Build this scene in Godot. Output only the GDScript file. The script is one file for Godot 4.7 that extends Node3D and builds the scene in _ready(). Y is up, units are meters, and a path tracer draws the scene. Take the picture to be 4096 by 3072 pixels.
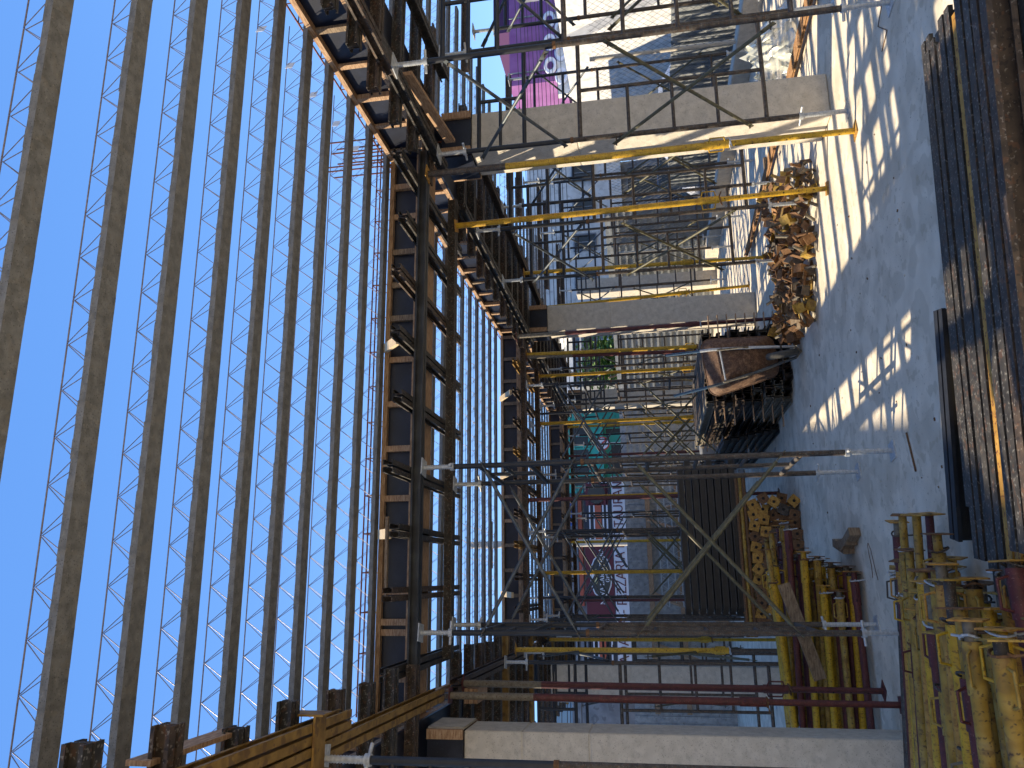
extends Node3D
# Slab shoring on a building site, photographed with the camera held on its side.
# World: x to the right of the bay, y up, -z along the bay. V(x, y, d) takes d as metres ahead of the camera.

var M := {}
var counts := {}
var rng := RandomNumberGenerator.new()
var tube_mesh: CylinderMesh
var thin_mesh: CylinderMesh
var box_mesh: BoxMesh
var channel_mesh: ArrayMesh

func V(x, y, d) -> Vector3: return Vector3(x, y, -d)

# ---------------------------------------------------------------- helpers
func numbered(called: String) -> String:
	var n: int = counts.get(called, 0)
	counts[called] = n + 1
	return called if n == 0 else "%s_%03d" % [called, n]

var ordinals := ["first", "second", "third", "fourth", "fifth", "sixth", "seventh", "eighth", "ninth", "tenth", "eleventh", "twelfth", "thirteenth", "fourteenth", "fifteenth", "sixteenth", "seventeenth", "eighteenth", "nineteenth", "twentieth"]
func nth(i) -> String: return ordinals[i] if i < 20 else ["twenty-first", "twenty-second", "twenty-third", "twenty-fourth", "twenty-fifth", "twenty-sixth", "twenty-seventh", "twenty-eighth", "twenty-ninth", "thirtieth", "thirty-first", "thirty-second", "thirty-third", "thirty-fourth", "thirty-fifth", "thirty-sixth"][i - 20]

func tag(o, label, category, group = "", kind = ""):
	if label != "": o.set_meta("label", label)
	if category != "":
		o.set_meta("category", category)
		if kind == "": kind = "thing"
	if group != "": o.set_meta("group", group)
	if kind != "": o.set_meta("kind", kind)
	return o

func thing(called, label, category, at: Vector3, group = "") -> Node3D:
	var o := Node3D.new()
	o.name = numbered(called)
	add_child(o)
	o.position = at
	return tag(o, label, category, group)

func put(parent, called, mesh, xf: Transform3D, m) -> MeshInstance3D:
	var o := MeshInstance3D.new()
	o.mesh = mesh
	if m is String: m = M[m]
	if m: o.material_override = m
	if parent == self:
		o.name = numbered(called)
		add_child(o)
	else:
		o.name = called
		parent.add_child(o, true)
	o.global_transform = xf
	return o

func frame_for(dir: Vector3) -> Basis:
	var y := dir.normalized()
	var ref := Vector3.UP if abs(y.y) < 0.98 else Vector3.RIGHT
	var x := ref.cross(y).normalized()
	return Basis(x, y, x.cross(y))

func tube(parent, called, a: Vector3, b: Vector3, r: float, m, thin = false) -> MeshInstance3D:
	var f := frame_for(b - a)
	var bs := Basis(f.x * r, f.y * (b - a).length(), f.z * r)
	return put(parent, called, thin_mesh if thin else tube_mesh, Transform3D(bs, (a + b) / 2), m)

func box(parent, called, c: Vector3, s: Vector3, m, turn = 0.0) -> MeshInstance3D:
	var bs := Basis(Vector3.UP, turn) * Basis.from_scale(s)
	return put(parent, called, box_mesh, Transform3D(bs, c), m)

# a board from a to b; w is its horizontal width, h its height
func bar(parent, called, a: Vector3, b: Vector3, w: float, h: float, m) -> MeshInstance3D:
	var z := (b - a).normalized()
	var ref := Vector3.UP if abs(z.y) < 0.95 else Vector3.RIGHT
	var x := ref.cross(z).normalized()
	var y := z.cross(x)
	return put(parent, called, box_mesh, Transform3D(Basis(x * w, y * h, z * (b - a).length()), (a + b) / 2), m)

# a double-C steel beam from a to b (centre line)
func channel(parent, called, a: Vector3, b: Vector3, m, s = 1.0) -> MeshInstance3D:
	var z := (b - a).normalized()
	var x := Vector3.UP.cross(z).normalized()
	var y := z.cross(x)
	return put(parent, called, channel_mesh, Transform3D(Basis(x * s, y * s, z * (b - a).length()), (a + b) / 2), m)

func st_box(st: SurfaceTool, c: Vector3, s: Vector3, bs := Basis.IDENTITY):
	var bm := BoxMesh.new()
	bm.size = s
	st.append_from(bm, 0, Transform3D(bs, c))

func st_tube(st: SurfaceTool, a: Vector3, b: Vector3, r: float, n := 6):
	var cm := CylinderMesh.new()
	cm.top_radius = r; cm.bottom_radius = r; cm.height = (b - a).length()
	cm.radial_segments = n; cm.rings = 0
	st.append_from(cm, 0, Transform3D(frame_for(b - a), (a + b) / 2))

func new_st() -> SurfaceTool:
	var st := SurfaceTool.new()
	st.begin(Mesh.PRIMITIVE_TRIANGLES)
	return st

func path(parent, called, pts: Array, r: float, m, n := 8) -> MeshInstance3D:
	var st := new_st()
	for i in pts.size() - 1:
		st_tube(st, pts[i], pts[i + 1], r, n)
		if i > 0:
			var sm := SphereMesh.new(); sm.radius = r; sm.height = 2 * r; sm.radial_segments = 8; sm.rings = 4
			st.append_from(sm, 0, Transform3D(Basis.IDENTITY, pts[i]))
	return put(parent, called, st.commit(), Transform3D.IDENTITY, m)

# a box with chamfered edges, for the large concrete pieces
func chamfer_mesh(s: Vector3, c: float) -> ArrayMesh:
	var st := new_st()
	st.set_smooth_group(-1)
	var h := s / 2
	var p := func(sx, sy, sz, ax): # corner pulled in on the two axes that are not ax
		var v := Vector3(sx * h.x, sy * h.y, sz * h.z)
		for k in 3:
			if k != ax: v[k] -= sign(v[k]) * c
		return v
	var quad := func(a, b, d, e):
		var nn: Vector3 = (b - a).cross(d - a)
		var mid: Vector3 = (a + b + d + e) / 4
		var o = [a, b, d, a, d, e] if nn.dot(mid) < 0 else [a, d, b, a, e, d]
		for q in o: st.add_vertex(q)
	for ax in 3:
		var u := (ax + 1) % 3
		var w := (ax + 2) % 3
		for sg in [-1, 1]:
			var cs := []
			for q in [[-1, -1], [1, -1], [1, 1], [-1, 1]]:
				var t := [0, 0, 0]
				t[ax] = sg; t[u] = q[0]; t[w] = q[1]
				cs.append(p.call(t[0], t[1], t[2], ax))
			quad.call(cs[0], cs[1], cs[2], cs[3])
		for q in [[-1, -1], [1, -1], [1, 1], [-1, 1]]:
			var e := []
			for sg in [-1, 1]:
				var t := [0, 0, 0]
				t[ax] = sg; t[u] = q[0]; t[w] = q[1]
				e.append([p.call(t[0], t[1], t[2], u), p.call(t[0], t[1], t[2], w)])
			quad.call(e[0][0], e[1][0], e[1][1], e[0][1])
	for sx in [-1, 1]:
		for sy in [-1, 1]:
			for sz in [-1, 1]:
				var a: Vector3 = p.call(sx, sy, sz, 0)
				var b: Vector3 = p.call(sx, sy, sz, 1)
				var d: Vector3 = p.call(sx, sy, sz, 2)
				var nn := (b - a).cross(d - a)
				var o = [a, b, d] if nn.dot(a) < 0 else [a, d, b]
				for q in o: st.add_vertex(q)
	st.generate_normals()
	return st.commit()

# ---------------------------------------------------------------- materials
# a tiling picture of a surface: noise through a colour ramp, with specks or patches of a second noise on top
func grain(seed_, freq, stops: Array, specks: Array = [], size := 512, stretch := 1) -> Array:
	var n := FastNoiseLite.new()
	n.seed = seed_; n.frequency = freq; n.fractal_octaves = 5; n.noise_type = FastNoiseLite.TYPE_SIMPLEX
	var src := n.get_seamless_image(size, size * stretch)
	src.convert(Image.FORMAT_L8)
	if stretch > 1: src.resize(size, size)
	var data := src.get_data()
	var g := Gradient.new()
	g.offsets = PackedFloat32Array(); g.colors = PackedColorArray()
	var offs := PackedFloat32Array(); var cols := PackedColorArray()
	for s in stops:
		offs.append(s[0]); cols.append(Color(s[1]))
	g.offsets = offs; g.colors = cols
	var lut := PackedByteArray(); lut.resize(768)
	for i in 256:
		var c := g.sample(i / 255.0)
		lut[i * 3] = int(c.r * 255); lut[i * 3 + 1] = int(c.g * 255); lut[i * 3 + 2] = int(c.b * 255)
	var out := PackedByteArray(); out.resize(size * size * 3)
	for i in size * size:
		var k := data[i] * 3
		out[i * 3] = lut[k]; out[i * 3 + 1] = lut[k + 1]; out[i * 3 + 2] = lut[k + 2]
	for sp in specks: # [seed, freq, threshold 0..1, colour, opacity]
		var n2 := FastNoiseLite.new()
		n2.seed = sp[0]; n2.frequency = sp[1]; n2.fractal_octaves = 3; n2.noise_type = FastNoiseLite.TYPE_SIMPLEX
		var im := n2.get_seamless_image(size, size)
		im.convert(Image.FORMAT_L8)
		var d2 := im.get_data()
		var th := int(sp[2] * 255); var c2 := Color(sp[3])
		var r2 := int(c2.r * 255); var g2 := int(c2.g * 255); var b2 := int(c2.b * 255)
		for i in size * size:
			if d2[i] > th:
				var a: float = minf(1.0, (d2[i] - th) / 14.0) * sp[4]
				out[i * 3] = int(lerpf(out[i * 3], r2, a)); out[i * 3 + 1] = int(lerpf(out[i * 3 + 1], g2, a)); out[i * 3 + 2] = int(lerpf(out[i * 3 + 2], b2, a))
	var img := Image.create_from_data(size, size, false, Image.FORMAT_RGB8, out)
	return [ImageTexture.create_from_image(img), src]

func surf(called, gr, scale: float, rough: float, metal := 0.0, bump := 0.0, aniso := Vector3.ONE):
	var m := StandardMaterial3D.new()
	m.albedo_texture = gr[0]
	m.uv1_triplanar = true
	m.uv1_world_triplanar = true
	m.uv1_scale = aniso * scale
	m.roughness = rough
	m.metallic = metal
	if bump > 0.0:
		var im: Image = gr[1].duplicate()
		im.convert(Image.FORMAT_RGBA8)
		im.bump_map_to_normal_map(bump)
		m.normal_enabled = true
		m.normal_texture = ImageTexture.create_from_image(im)
		m.normal_scale = 1.0
	M[called] = m
	return m

func plain(called, c, rough := 0.7, metal := 0.0):
	var m := StandardMaterial3D.new()
	m.albedo_color = Color(c)
	m.roughness = rough
	m.metallic = metal
	M[called] = m
	return m

func make_materials():
	surf("floor", grain(1, 0.008, [[0, "#bfb4a0"], [0.35, "#cdc2ae"], [0.6, "#d4c9b5"], [1, "#dfd4c0"]], [[11, 0.05, 0.87, "#6a6152", 0.6], [12, 0.006, 0.58, "#b2a793", 0.4], [14, 0.014, 0.74, "#a2967e", 0.35], [13, 0.10, 0.90, "#4a443b", 0.7]], 1024), 0.30, 0.8, 0, 0.8)
	surf("column", grain(2, 0.01, [[0, "#b4ac9d"], [0.5, "#c0b8a9"], [1, "#cbc3b4"]], [[21, 0.06, 0.83, "#55524d", 0.7], [22, 0.013, 0.75, "#9a948a", 0.3], [23, 0.11, 0.87, "#2e2c2a", 0.85]], 1024), 0.8, 0.85, 0, 2.0)
	surf("joist", grain(3, 0.012, [[0, "#5c5c59"], [0.45, "#6b6b68"], [1, "#7f7f7c"]], [[31, 0.07, 0.80, "#383430", 0.75], [32, 0.010, 0.66, "#777268", 0.4], [33, 0.03, 0.80, "#8c8a84", 0.5]], 512), 1.7, 0.9, 0, 3.0)
	surf("black_paint", grain(4, 0.02, [[0, "#16181d"], [0.6, "#1d2026"], [1, "#2a2c30"]], [[41, 0.06, 0.86, "#6b6a66", 0.5]], 256), 2.5, 0.5, 0.0)
	surf("old_steel", grain(5, 0.015, [[0, "#2b2520"], [0.4, "#3d362f"], [0.65, "#4a443d"], [1, "#5b564f"]], [[51, 0.03, 0.72, "#5c3c26", 0.7], [52, 0.07, 0.79, "#9b978d", 0.75]], 512), 2.0, 0.62, 0.15)
	surf("gunmetal", grain(36, 0.012, [[0, "#222426"], [0.5, "#2d2f31"], [1, "#3b3d3e"]], [[361, 0.06, 0.86, "#77756f", 0.5]], 256), 1.5, 0.45, 0.2)
	surf("olive", grain(6, 0.015, [[0, "#3f3d30"], [0.5, "#57553f"], [1, "#6f6d55"]], [[61, 0.03, 0.74, "#5b3d24", 0.6], [62, 0.08, 0.8, "#a3a18c", 0.6]], 512), 2.2, 0.6, 0.1)
	surf("blue_steel", grain(7, 0.015, [[0, "#3b4146"], [0.5, "#50575b"], [1, "#6b7172"]], [[71, 0.03, 0.75, "#574334", 0.6]], 256), 2.2, 0.5, 0.3)
	surf("galvanised", grain(8, 0.03, [[0, "#9a9fa2"], [0.5, "#b4b8ba"], [1, "#cfd2d2"]], [], 256), 4.0, 0.4, 0.3)
	surf("yellow", grain(9, 0.012, [[0, "#a07a14"], [0.5, "#ba931a"], [1, "#c8a22c"]], [[91, 0.035, 0.74, "#5a3a16", 0.85], [92, 0.09, 0.84, "#241a10", 0.9]], 512), 1.8, 0.5)
	surf("yellow_worn", grain(10, 0.012, [[0, "#745c22"], [0.4, "#967626"], [0.75, "#aa8e44"], [1, "#8c7a56"]], [[101, 0.014, 0.68, "#6a4c2c", 0.55], [102, 0.045, 0.76, "#3a2a1c", 0.85]], 512), 1.1, 0.65)
	surf("ochre", grain(11, 0.012, [[0, "#8f6a26"], [0.5, "#a67b30"], [1, "#b58c42"]], [[111, 0.03, 0.72, "#6a3c1c", 0.85]], 512), 1.8, 0.65)
	surf("red_oxide", grain(12, 0.012, [[0, "#431d1b"], [0.5, "#562523"], [1, "#683230"]], [[121, 0.03, 0.76, "#3a2822", 0.7], [122, 0.05, 0.84, "#9a8a76", 0.7]], 512), 1.8, 0.6)
	surf("grey_tube", grain(13, 0.015, [[0, "#5b5549"], [0.5, "#746d5f"], [1, "#8b8474"]], [[131, 0.03, 0.74, "#4a3423", 0.7]], 512), 2.0, 0.75)
	surf("rust", grain(14, 0.02, [[0, "#44301f"], [0.5, "#64462c"], [1, "#806040"]], [[141, 0.05, 0.72, "#9a7446", 0.6]], 512), 3.0, 0.85, 0, 2.0)
	surf("rust_orange", grain(15, 0.02, [[0, "#75502f"], [0.5, "#8f6a44"], [1, "#a68560"]], [[151, 0.05, 0.7, "#5a3a22", 0.7]], 256), 3.0, 0.85)
	surf("dark_channel", grain(16, 0.012, [[0, "#24221f"], [0.5, "#36332f"], [0.8, "#45413b"], [1, "#545048"]], [[161, 0.02, 0.74, "#5a4030", 0.7], [162, 0.045, 0.74, "#8f8d86", 0.65]], 512), 1.3, 0.55, 0.2)
	surf("rust_channel", grain(17, 0.012, [[0, "#2e2620"], [0.5, "#463a30"], [1, "#5d4d3e"]], [[171, 0.03, 0.7, "#26201c", 0.8], [173, 0.02, 0.74, "#6a4630", 0.6], [172, 0.05, 0.76, "#97938a", 0.6]], 512), 1.3, 0.6, 0.15)
	surf("yellow_channel", grain(18, 0.012, [[0, "#6a4f20"], [0.5, "#84652c"], [1, "#99793c"]], [[181, 0.012, 0.7, "#5c4226", 0.6]], 512), 1.3, 0.65)
	surf("wood", grain(19, 0.012, [[0, "#7d5f42"], [0.4, "#98785a"], [0.7, "#ab8d6d"], [1, "#bb9f80"]], [[191, 0.06, 0.82, "#5d3c22", 0.6]], 512, 6), 1.4, 0.8)
	surf("wood_grey", grain(20, 0.012, [[0, "#5c4c3c"], [0.5, "#7c6a55"], [1, "#96846c"]], [[201, 0.05, 0.78, "#3b3026", 0.6]], 512, 6), 1.4, 0.85)
	surf("wood_pale", grain(21, 0.012, [[0, "#b09a78"], [0.5, "#c6b08c"], [1, "#d6c4a4"]], [[211, 0.06, 0.84, "#6d5236", 0.6]], 512, 5), 1.4, 0.8)
	surf("film_ply", grain(22, 0.01, [[0, "#0e1320"], [0.6, "#141a2a"], [1, "#1e2433"]], [[221, 0.02, 0.86, "#4d4d50", 0.3], [222, 0.09, 0.88, "#a09c92", 0.6]], 512), 0.9, 0.42)
	surf("pale_ply", grain(23, 0.012, [[0, "#a49c8a"], [0.5, "#b7af9e"], [1, "#c6bfae"]], [[231, 0.06, 0.84, "#6f6552", 0.5]], 512), 1.0, 0.8)
	surf("rebar", grain(24, 0.03, [[0, "#4e2a1d"], [0.5, "#6b3a28"], [1, "#85503a"]], [], 256), 4.0, 0.8)
	surf("lattice_wire", grain(25, 0.03, [[0, "#5e5454"], [0.5, "#7a7071"], [1, "#9a9394"]], [], 256), 4.0, 0.45, 0.5)
	surf("sheet_metal", grain(26, 0.012, [[0, "#7f8486"], [0.5, "#969a9b"], [1, "#abaeae"]], [[261, 0.02, 0.76, "#6a6a66", 0.5], [262, 0.05, 0.84, "#7d5c44", 0.4]], 512), 0.7, 0.5, 0.3)
	surf("tyre", grain(27, 0.03, [[0, "#3d3c39"], [1, "#5d5b55"]], [], 256), 5.0, 0.9)
	surf("stucco", grain(28, 0.01, [[0, "#c2c0ba"], [0.5, "#d4d2cc"], [1, "#dfddd8"]], [[281, 0.012, 0.7, "#a09e98", 0.35]], 512), 0.3, 0.9)
	surf("stucco_grey", grain(29, 0.01, [[0, "#6f7174"], [0.5, "#808285"], [1, "#909294"]], [[291, 0.012, 0.68, "#5d5e60", 0.5]], 512), 0.3, 0.9)
	surf("purple", grain(30, 0.01, [[0, "#865086"], [1, "#986698"]], [], 256), 0.3, 0.85)
	surf("turquoise", grain(31, 0.01, [[0, "#3fa996"], [1, "#5cc2ae"]], [[311, 0.02, 0.8, "#3b8577", 0.5]], 256), 0.3, 0.85)
	surf("asphalt", grain(32, 0.03, [[0, "#37373a"], [1, "#4b4b4d"]], [], 256), 0.5, 0.9)
	surf("leaf", grain(33, 0.03, [[0, "#2f4a18"], [0.5, "#47691f"], [1, "#6a8a35"]], [], 256), 1.0, 0.7)
	surf("pale_blue", grain(34, 0.01, [[0, "#7f96a3"], [1, "#94abb6"]], [], 256), 0.3, 0.8)
	surf("barrow_rust", grain(35, 0.012, [[0, "#3d2a1e"], [0.5, "#5f4330"], [0.8, "#7b5f46"], [1, "#97806a"]], [[351, 0.04, 0.66, "#9a8570", 0.5], [352, 0.07, 0.76, "#2c190f", 0.7]], 512), 2.0, 0.8, 0, 1.5)
	plain("dark_purple", "#4c2a50", 0.8); plain("maroon", "#5c1a2a", 0.5); plain("sign_white", "#d9dbe2", 0.5); plain("sign_dark", "#3c3c38", 0.5); plain("navy", "#2a2d38", 0.6)
	plain("sign_orange", "#b55a40", 0.6); plain("sign_cream", "#cfc68e", 0.6); plain("sign_red", "#b02a24", 0.5); plain("cable", "#1a1a1a", 0.6)
	plain("tag_white", "#e4e4e0", 0.6); plain("dark_opening", "#2b2f30", 0.4); plain("car_white", "#b9bcc0", 0.25); plain("car_dark", "#1c1f24", 0.25)
	plain("blue_panel", "#1d4a94", 0.5); plain("white_line", "#c9c9c4", 0.7); plain("light_green", "#7da545", 0.7); plain("fence_wire", "#6b6d6c", 0.5, 0.5)
	plain("blue_handle", "#31506c", 0.6); plain("hole", "#15120f", 0.9); plain("lattice_zinc", "#b9bab6", 0.5, 0.3)
	var pf = plain("plastic", "#c9ccc6", 0.25)
	pf.transparency = BaseMaterial3D.TRANSPARENCY_ALPHA
	pf.albedo_color = Color(0.85, 0.87, 0.84, 0.5)
	M["leaf"].backlight_enabled = true
	M["leaf"].backlight = Color(0.12, 0.18, 0.04)

func make_shared():
	tube_mesh = CylinderMesh.new(); tube_mesh.top_radius = 1; tube_mesh.bottom_radius = 1; tube_mesh.height = 1; tube_mesh.radial_segments = 14; tube_mesh.rings = 0
	thin_mesh = CylinderMesh.new(); thin_mesh.top_radius = 1; thin_mesh.bottom_radius = 1; thin_mesh.height = 1; thin_mesh.radial_segments = 7; thin_mesh.rings = 0
	box_mesh = BoxMesh.new()
	var st := new_st()
	for s in [-1, 1]: # two lipped channels, back to back
		st_box(st, Vector3(s * 0.010, 0, 0), Vector3(0.004, 0.078, 1))
		for t in [-1, 1]:
			st_box(st, Vector3(s * 0.030, t * 0.037, 0), Vector3(0.036, 0.004, 1))
			st_box(st, Vector3(s * 0.046, t * 0.029, 0), Vector3(0.004, 0.012, 1))
	channel_mesh = st.commit()

# ---------------------------------------------------------------- builders
func concrete_column(x0, d0, w, height, label, joints: Array):
	var o := thing("concrete_column", label, "column", V(x0 + w / 2, 0, d0 + w / 2), "cast concrete columns")
	var y := 0.0
	var js := joints.duplicate(); js.append(height)
	for j in js:
		put(o, "shaft", chamfer_mesh(Vector3(w, j - y - 0.006, w), 0.008), Transform3D(Basis.IDENTITY, V(x0 + w / 2, (y + j) / 2, d0 + w / 2)), "column")
		if j < height: box(o, "joint", V(x0 + w / 2, j, d0 + w / 2), Vector3(w - 0.012, 0.008, w - 0.012), "column")
		y = j
	return o

var joist_cache := {}
func joist(x0, x1, d, label, group):
	var key := "%.2f" % (x1 - x0)
	if not joist_cache.has(key):
		var L: float = x1 - x0
		var sole := new_st()
		# uneven upper edge along the sole
		var r := RandomNumberGenerator.new(); r.seed = 77
		var n := int(L / 0.08)
		for i in n:
			var h := 0.030 + r.randf() * 0.006
			st_box(sole, Vector3(-L / 2 + (i + 0.5) * L / n, h / 2, 0), Vector3(L / n, h, 0.1 + r.randf() * 0.003))
		var zz := new_st()
		var k := int(L / 0.2)
		for i in k:
			var xa := -L / 2 + (i + 0.02) * 0.2
			for s in [-1, 1]:
				var foot := Vector3(xa, 0.03, s * 0.034)
				var top := Vector3(xa + 0.1, 0.163, s * 0.006)
				var foot2 := Vector3(xa + 0.2, 0.03, s * 0.034)
				st_tube(zz, foot, top, 0.0020, 5); st_tube(zz, top, foot2, 0.0020, 5)
		joist_cache[key] = [sole.commit(), zz.commit(), L]
	var c = joist_cache[key]
	var at := V((x0 + x1) / 2, 3.95, d)
	var o := thing("lattice_joist", label, "joist", at, group)
	put(o, "concrete_sole", c[0], Transform3D(Basis.IDENTITY, at), "joist")
	put(o, "lattice", c[1], Transform3D(Basis.IDENTITY, at), "lattice_wire")
	tube(o, "top_bar", at + Vector3(-c[2] / 2, 0.166, 0), at + Vector3(c[2] / 2, 0.166, 0), 0.0036, "lattice_wire", true)
	o.rotation = Vector3(0.02 * sin(d * 17.3), 0.0022 * sin(d * 29.1), 0.0012 * sin(d * 41.7))
	return o

# formwork box for a beam; along x when dirx, from p0 to p1, bottom at yb, form width w
func formwork(label, a: Vector3, b: Vector3, w: float, yb: float, yt: float, ribs: Array):
	var dir := (b - a).normalized()
	var side := Vector3.UP.cross(dir)
	var o := thing("beam_formwork", label, "formwork", Vector3((a.x + b.x) / 2, yb, (a.z + b.z) / 2), "timber beam forms")
	bar(o, "bottom_panel", Vector3(a.x, yb + 0.009, a.z), Vector3(b.x, yb + 0.009, b.z), w + 0.14, 0.018, "wood" if abs(dir.x) > 0.5 else "film_ply")
	var L := (b - a).length()
	for s in [-1, 1]:
		var off: Vector3 = side * s * (w / 2 + 0.01)
		bar(o, "side_panel", Vector3(a.x, (yb + yt) / 2 + 0.01, a.z) + off, Vector3(b.x, (yb + yt) / 2 + 0.01, b.z) + off, 0.018, yt - yb - 0.022, "film_ply")
		var off2: Vector3 = side * s * (w / 2 + 0.047)
		for q in [[yt - 0.022, 0.04], [yb + 0.044, 0.044]]:
			bar(o, "ledger", Vector3(a.x, q[0], a.z) + off2, Vector3(b.x, q[0], b.z) + off2, 0.05, q[1], "wood")
		for t in ribs:
			if t < 0.02 or t > L - 0.02: continue
			var p: Vector3 = a + dir * t + off2
			var rw := 0.022 if int(t * 100) % 3 else 0.045
			bar(o, "rib", Vector3(p.x, yb + 0.067, p.z), Vector3(p.x, yt - 0.043, p.z), rw if abs(dir.x) > 0.5 else 0.05, 0.05 if abs(dir.x) > 0.5 else rw, "wood" if int(t * 100) % 4 else "wood_grey")
	return o

func steel_beam(called, label, a: Vector3, b: Vector3, m, group):
	var o := channel(self, called, a, b, m)
	return tag(o, label, "steel beam", group)

# a screw jack; foot at p, nut at height h above it, dir +1 up from the floor, -1 down from the formwork
func jack(o, p: Vector3, h: float, dir: int, rest := 0.0):
	var s := tube(o, "jack_screw", p + Vector3(0, 0.005 * dir, 0), p + Vector3(0, dir * (h + 0.04), 0), 0.0165, "galvanised")
	var th := new_st()
	var n := int(h / 0.016)
	for i in n:
		var cm := CylinderMesh.new(); cm.top_radius = 0.0195; cm.bottom_radius = 0.0195; cm.height = 0.007; cm.radial_segments = 10; cm.rings = 0
		st_none(th, cm, p + Vector3(0, dir * (0.012 + i * 0.016), 0))
	put(o, "jack_thread", th.commit(), Transform3D.IDENTITY, "galvanised")
	box(o, "jack_plate", p + Vector3(0, 0.004 * dir, 0), Vector3(0.13, 0.008, 0.13), "galvanised", 0.15)
	tube(o, "jack_nut", p + Vector3(0, dir * h, 0), p + Vector3(0, dir * (h + 0.03), 0), 0.031, "galvanised")
	var wing := Vector3(cos(p.x * 9 + p.z * 7), 0.0, sin(p.x * 9 + p.z * 7)) * 0.085
	for w in [-1, 1]:
		tube(o, "jack_wing", p + Vector3(0, dir * (h + 0.015), 0) + wing * 0.3 * w, p + Vector3(0, dir * (h + 0.015), 0) + wing * w, 0.010, "galvanised")

func st_none(st: SurfaceTool, mesh, at: Vector3): st.append_from(mesh, 0, Transform3D(Basis.IDENTITY, at))

# shoring tower: two ladder frames (a0-a1 and b0-b1 are the foot points of their posts), cross braces between
func tower(label, a0: Vector3, a1: Vector3, b0: Vector3, b1: Vector3, ytop: float, faces = [0, 1]):
	var mid := (a0 + a1 + b0 + b1) / 4
	var o := thing("shoring_tower", label, "scaffold tower", mid, "steel shoring towers")
	for fr in [[a0, a1], [b0, b1]]:
		var p0: Vector3 = fr[0]
		var p1: Vector3 = fr[1]
		var up := Vector3.UP
		for p in [p0, p1]:
			var hb := 0.27 + fmod(abs(p.x * 3.7 + p.z * 1.9), 0.12)
			jack(o, p, hb, 1)
			jack(o, Vector3(p.x, ytop, p.z), 0.22, -1)
			tube(o, "lower_post", p + up * (hb + 0.03), p + up * 2.22, 0.0212, "old_steel")
			tube(o, "splice_collar", p + up * 2.2, p + up * 2.225, 0.026, "rust")
			tube(o, "upper_post", p + up * 2.225, Vector3(p.x, ytop - 0.25, p.z), 0.0212, "black_paint")
		var q := p0.lerp(p1, 0.47)
		for y in [0.62, 2.14]: tube(o, "crossbar", p0 + up * y, p1 + up * y, 0.0185, "old_steel")
		tube(o, "ladder_rail", q + up * 0.62, q + up * 2.14, 0.016, "old_steel")
		for y in [1.0, 1.36, 1.73]: tube(o, "rung", p0 + up * y, q + up * y, 0.0145, "old_steel")
		for y in [2.62, 3.02]: tube(o, "crossbar", p0 + up * y, p1 + up * y, 0.0185, "black_paint")
		tube(o, "ladder_rail", q + up * 2.62, q + up * 3.02, 0.016, "black_paint")
		tube(o, "rung", p0 + up * 2.83, q + up * 2.83, 0.0145, "black_paint")
	for f in faces:
		var u: Vector3 = a0 if f == 0 else a1
		var w: Vector3 = b0 if f == 0 else b1
		var fr: Array = [a0, a1] if f == 0 else [a1, a0]
		var out: Vector3 = (fr[0] - fr[1]).normalized()
		for q in [[0.76, 1.84, "olive"], [2.28, 2.98, "blue_steel"]]:
			for k in 2:
				var off := out * (0.035 + k * 0.028)
				var ya: float = q[0] if k == 0 else q[1]
				var yb: float = q[1] if k == 0 else q[0]
				var pa: Vector3 = u + Vector3.UP * ya + off
				var pb: Vector3 = w + Vector3.UP * yb + off
				var dv := (pb - pa).normalized()
				tube(o, "brace", pa + dv * 0.07, pb - dv * 0.07, 0.0135, q[2])
				for e in [[pa, dv], [pb, -dv]]:
					bar(o, "brace_end", e[0] - e[1] * 0.035, e[0] + e[1] * 0.075, 0.006 if abs(out.x) > 0.5 else 0.03, 0.034 if abs(out.x) > 0.5 else 0.006, q[2])
					tube(o, "brace_pin", e[0] - off * 0.9, e[0] + out * 0.03, 0.006, "old_steel", true)
	return o

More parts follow.
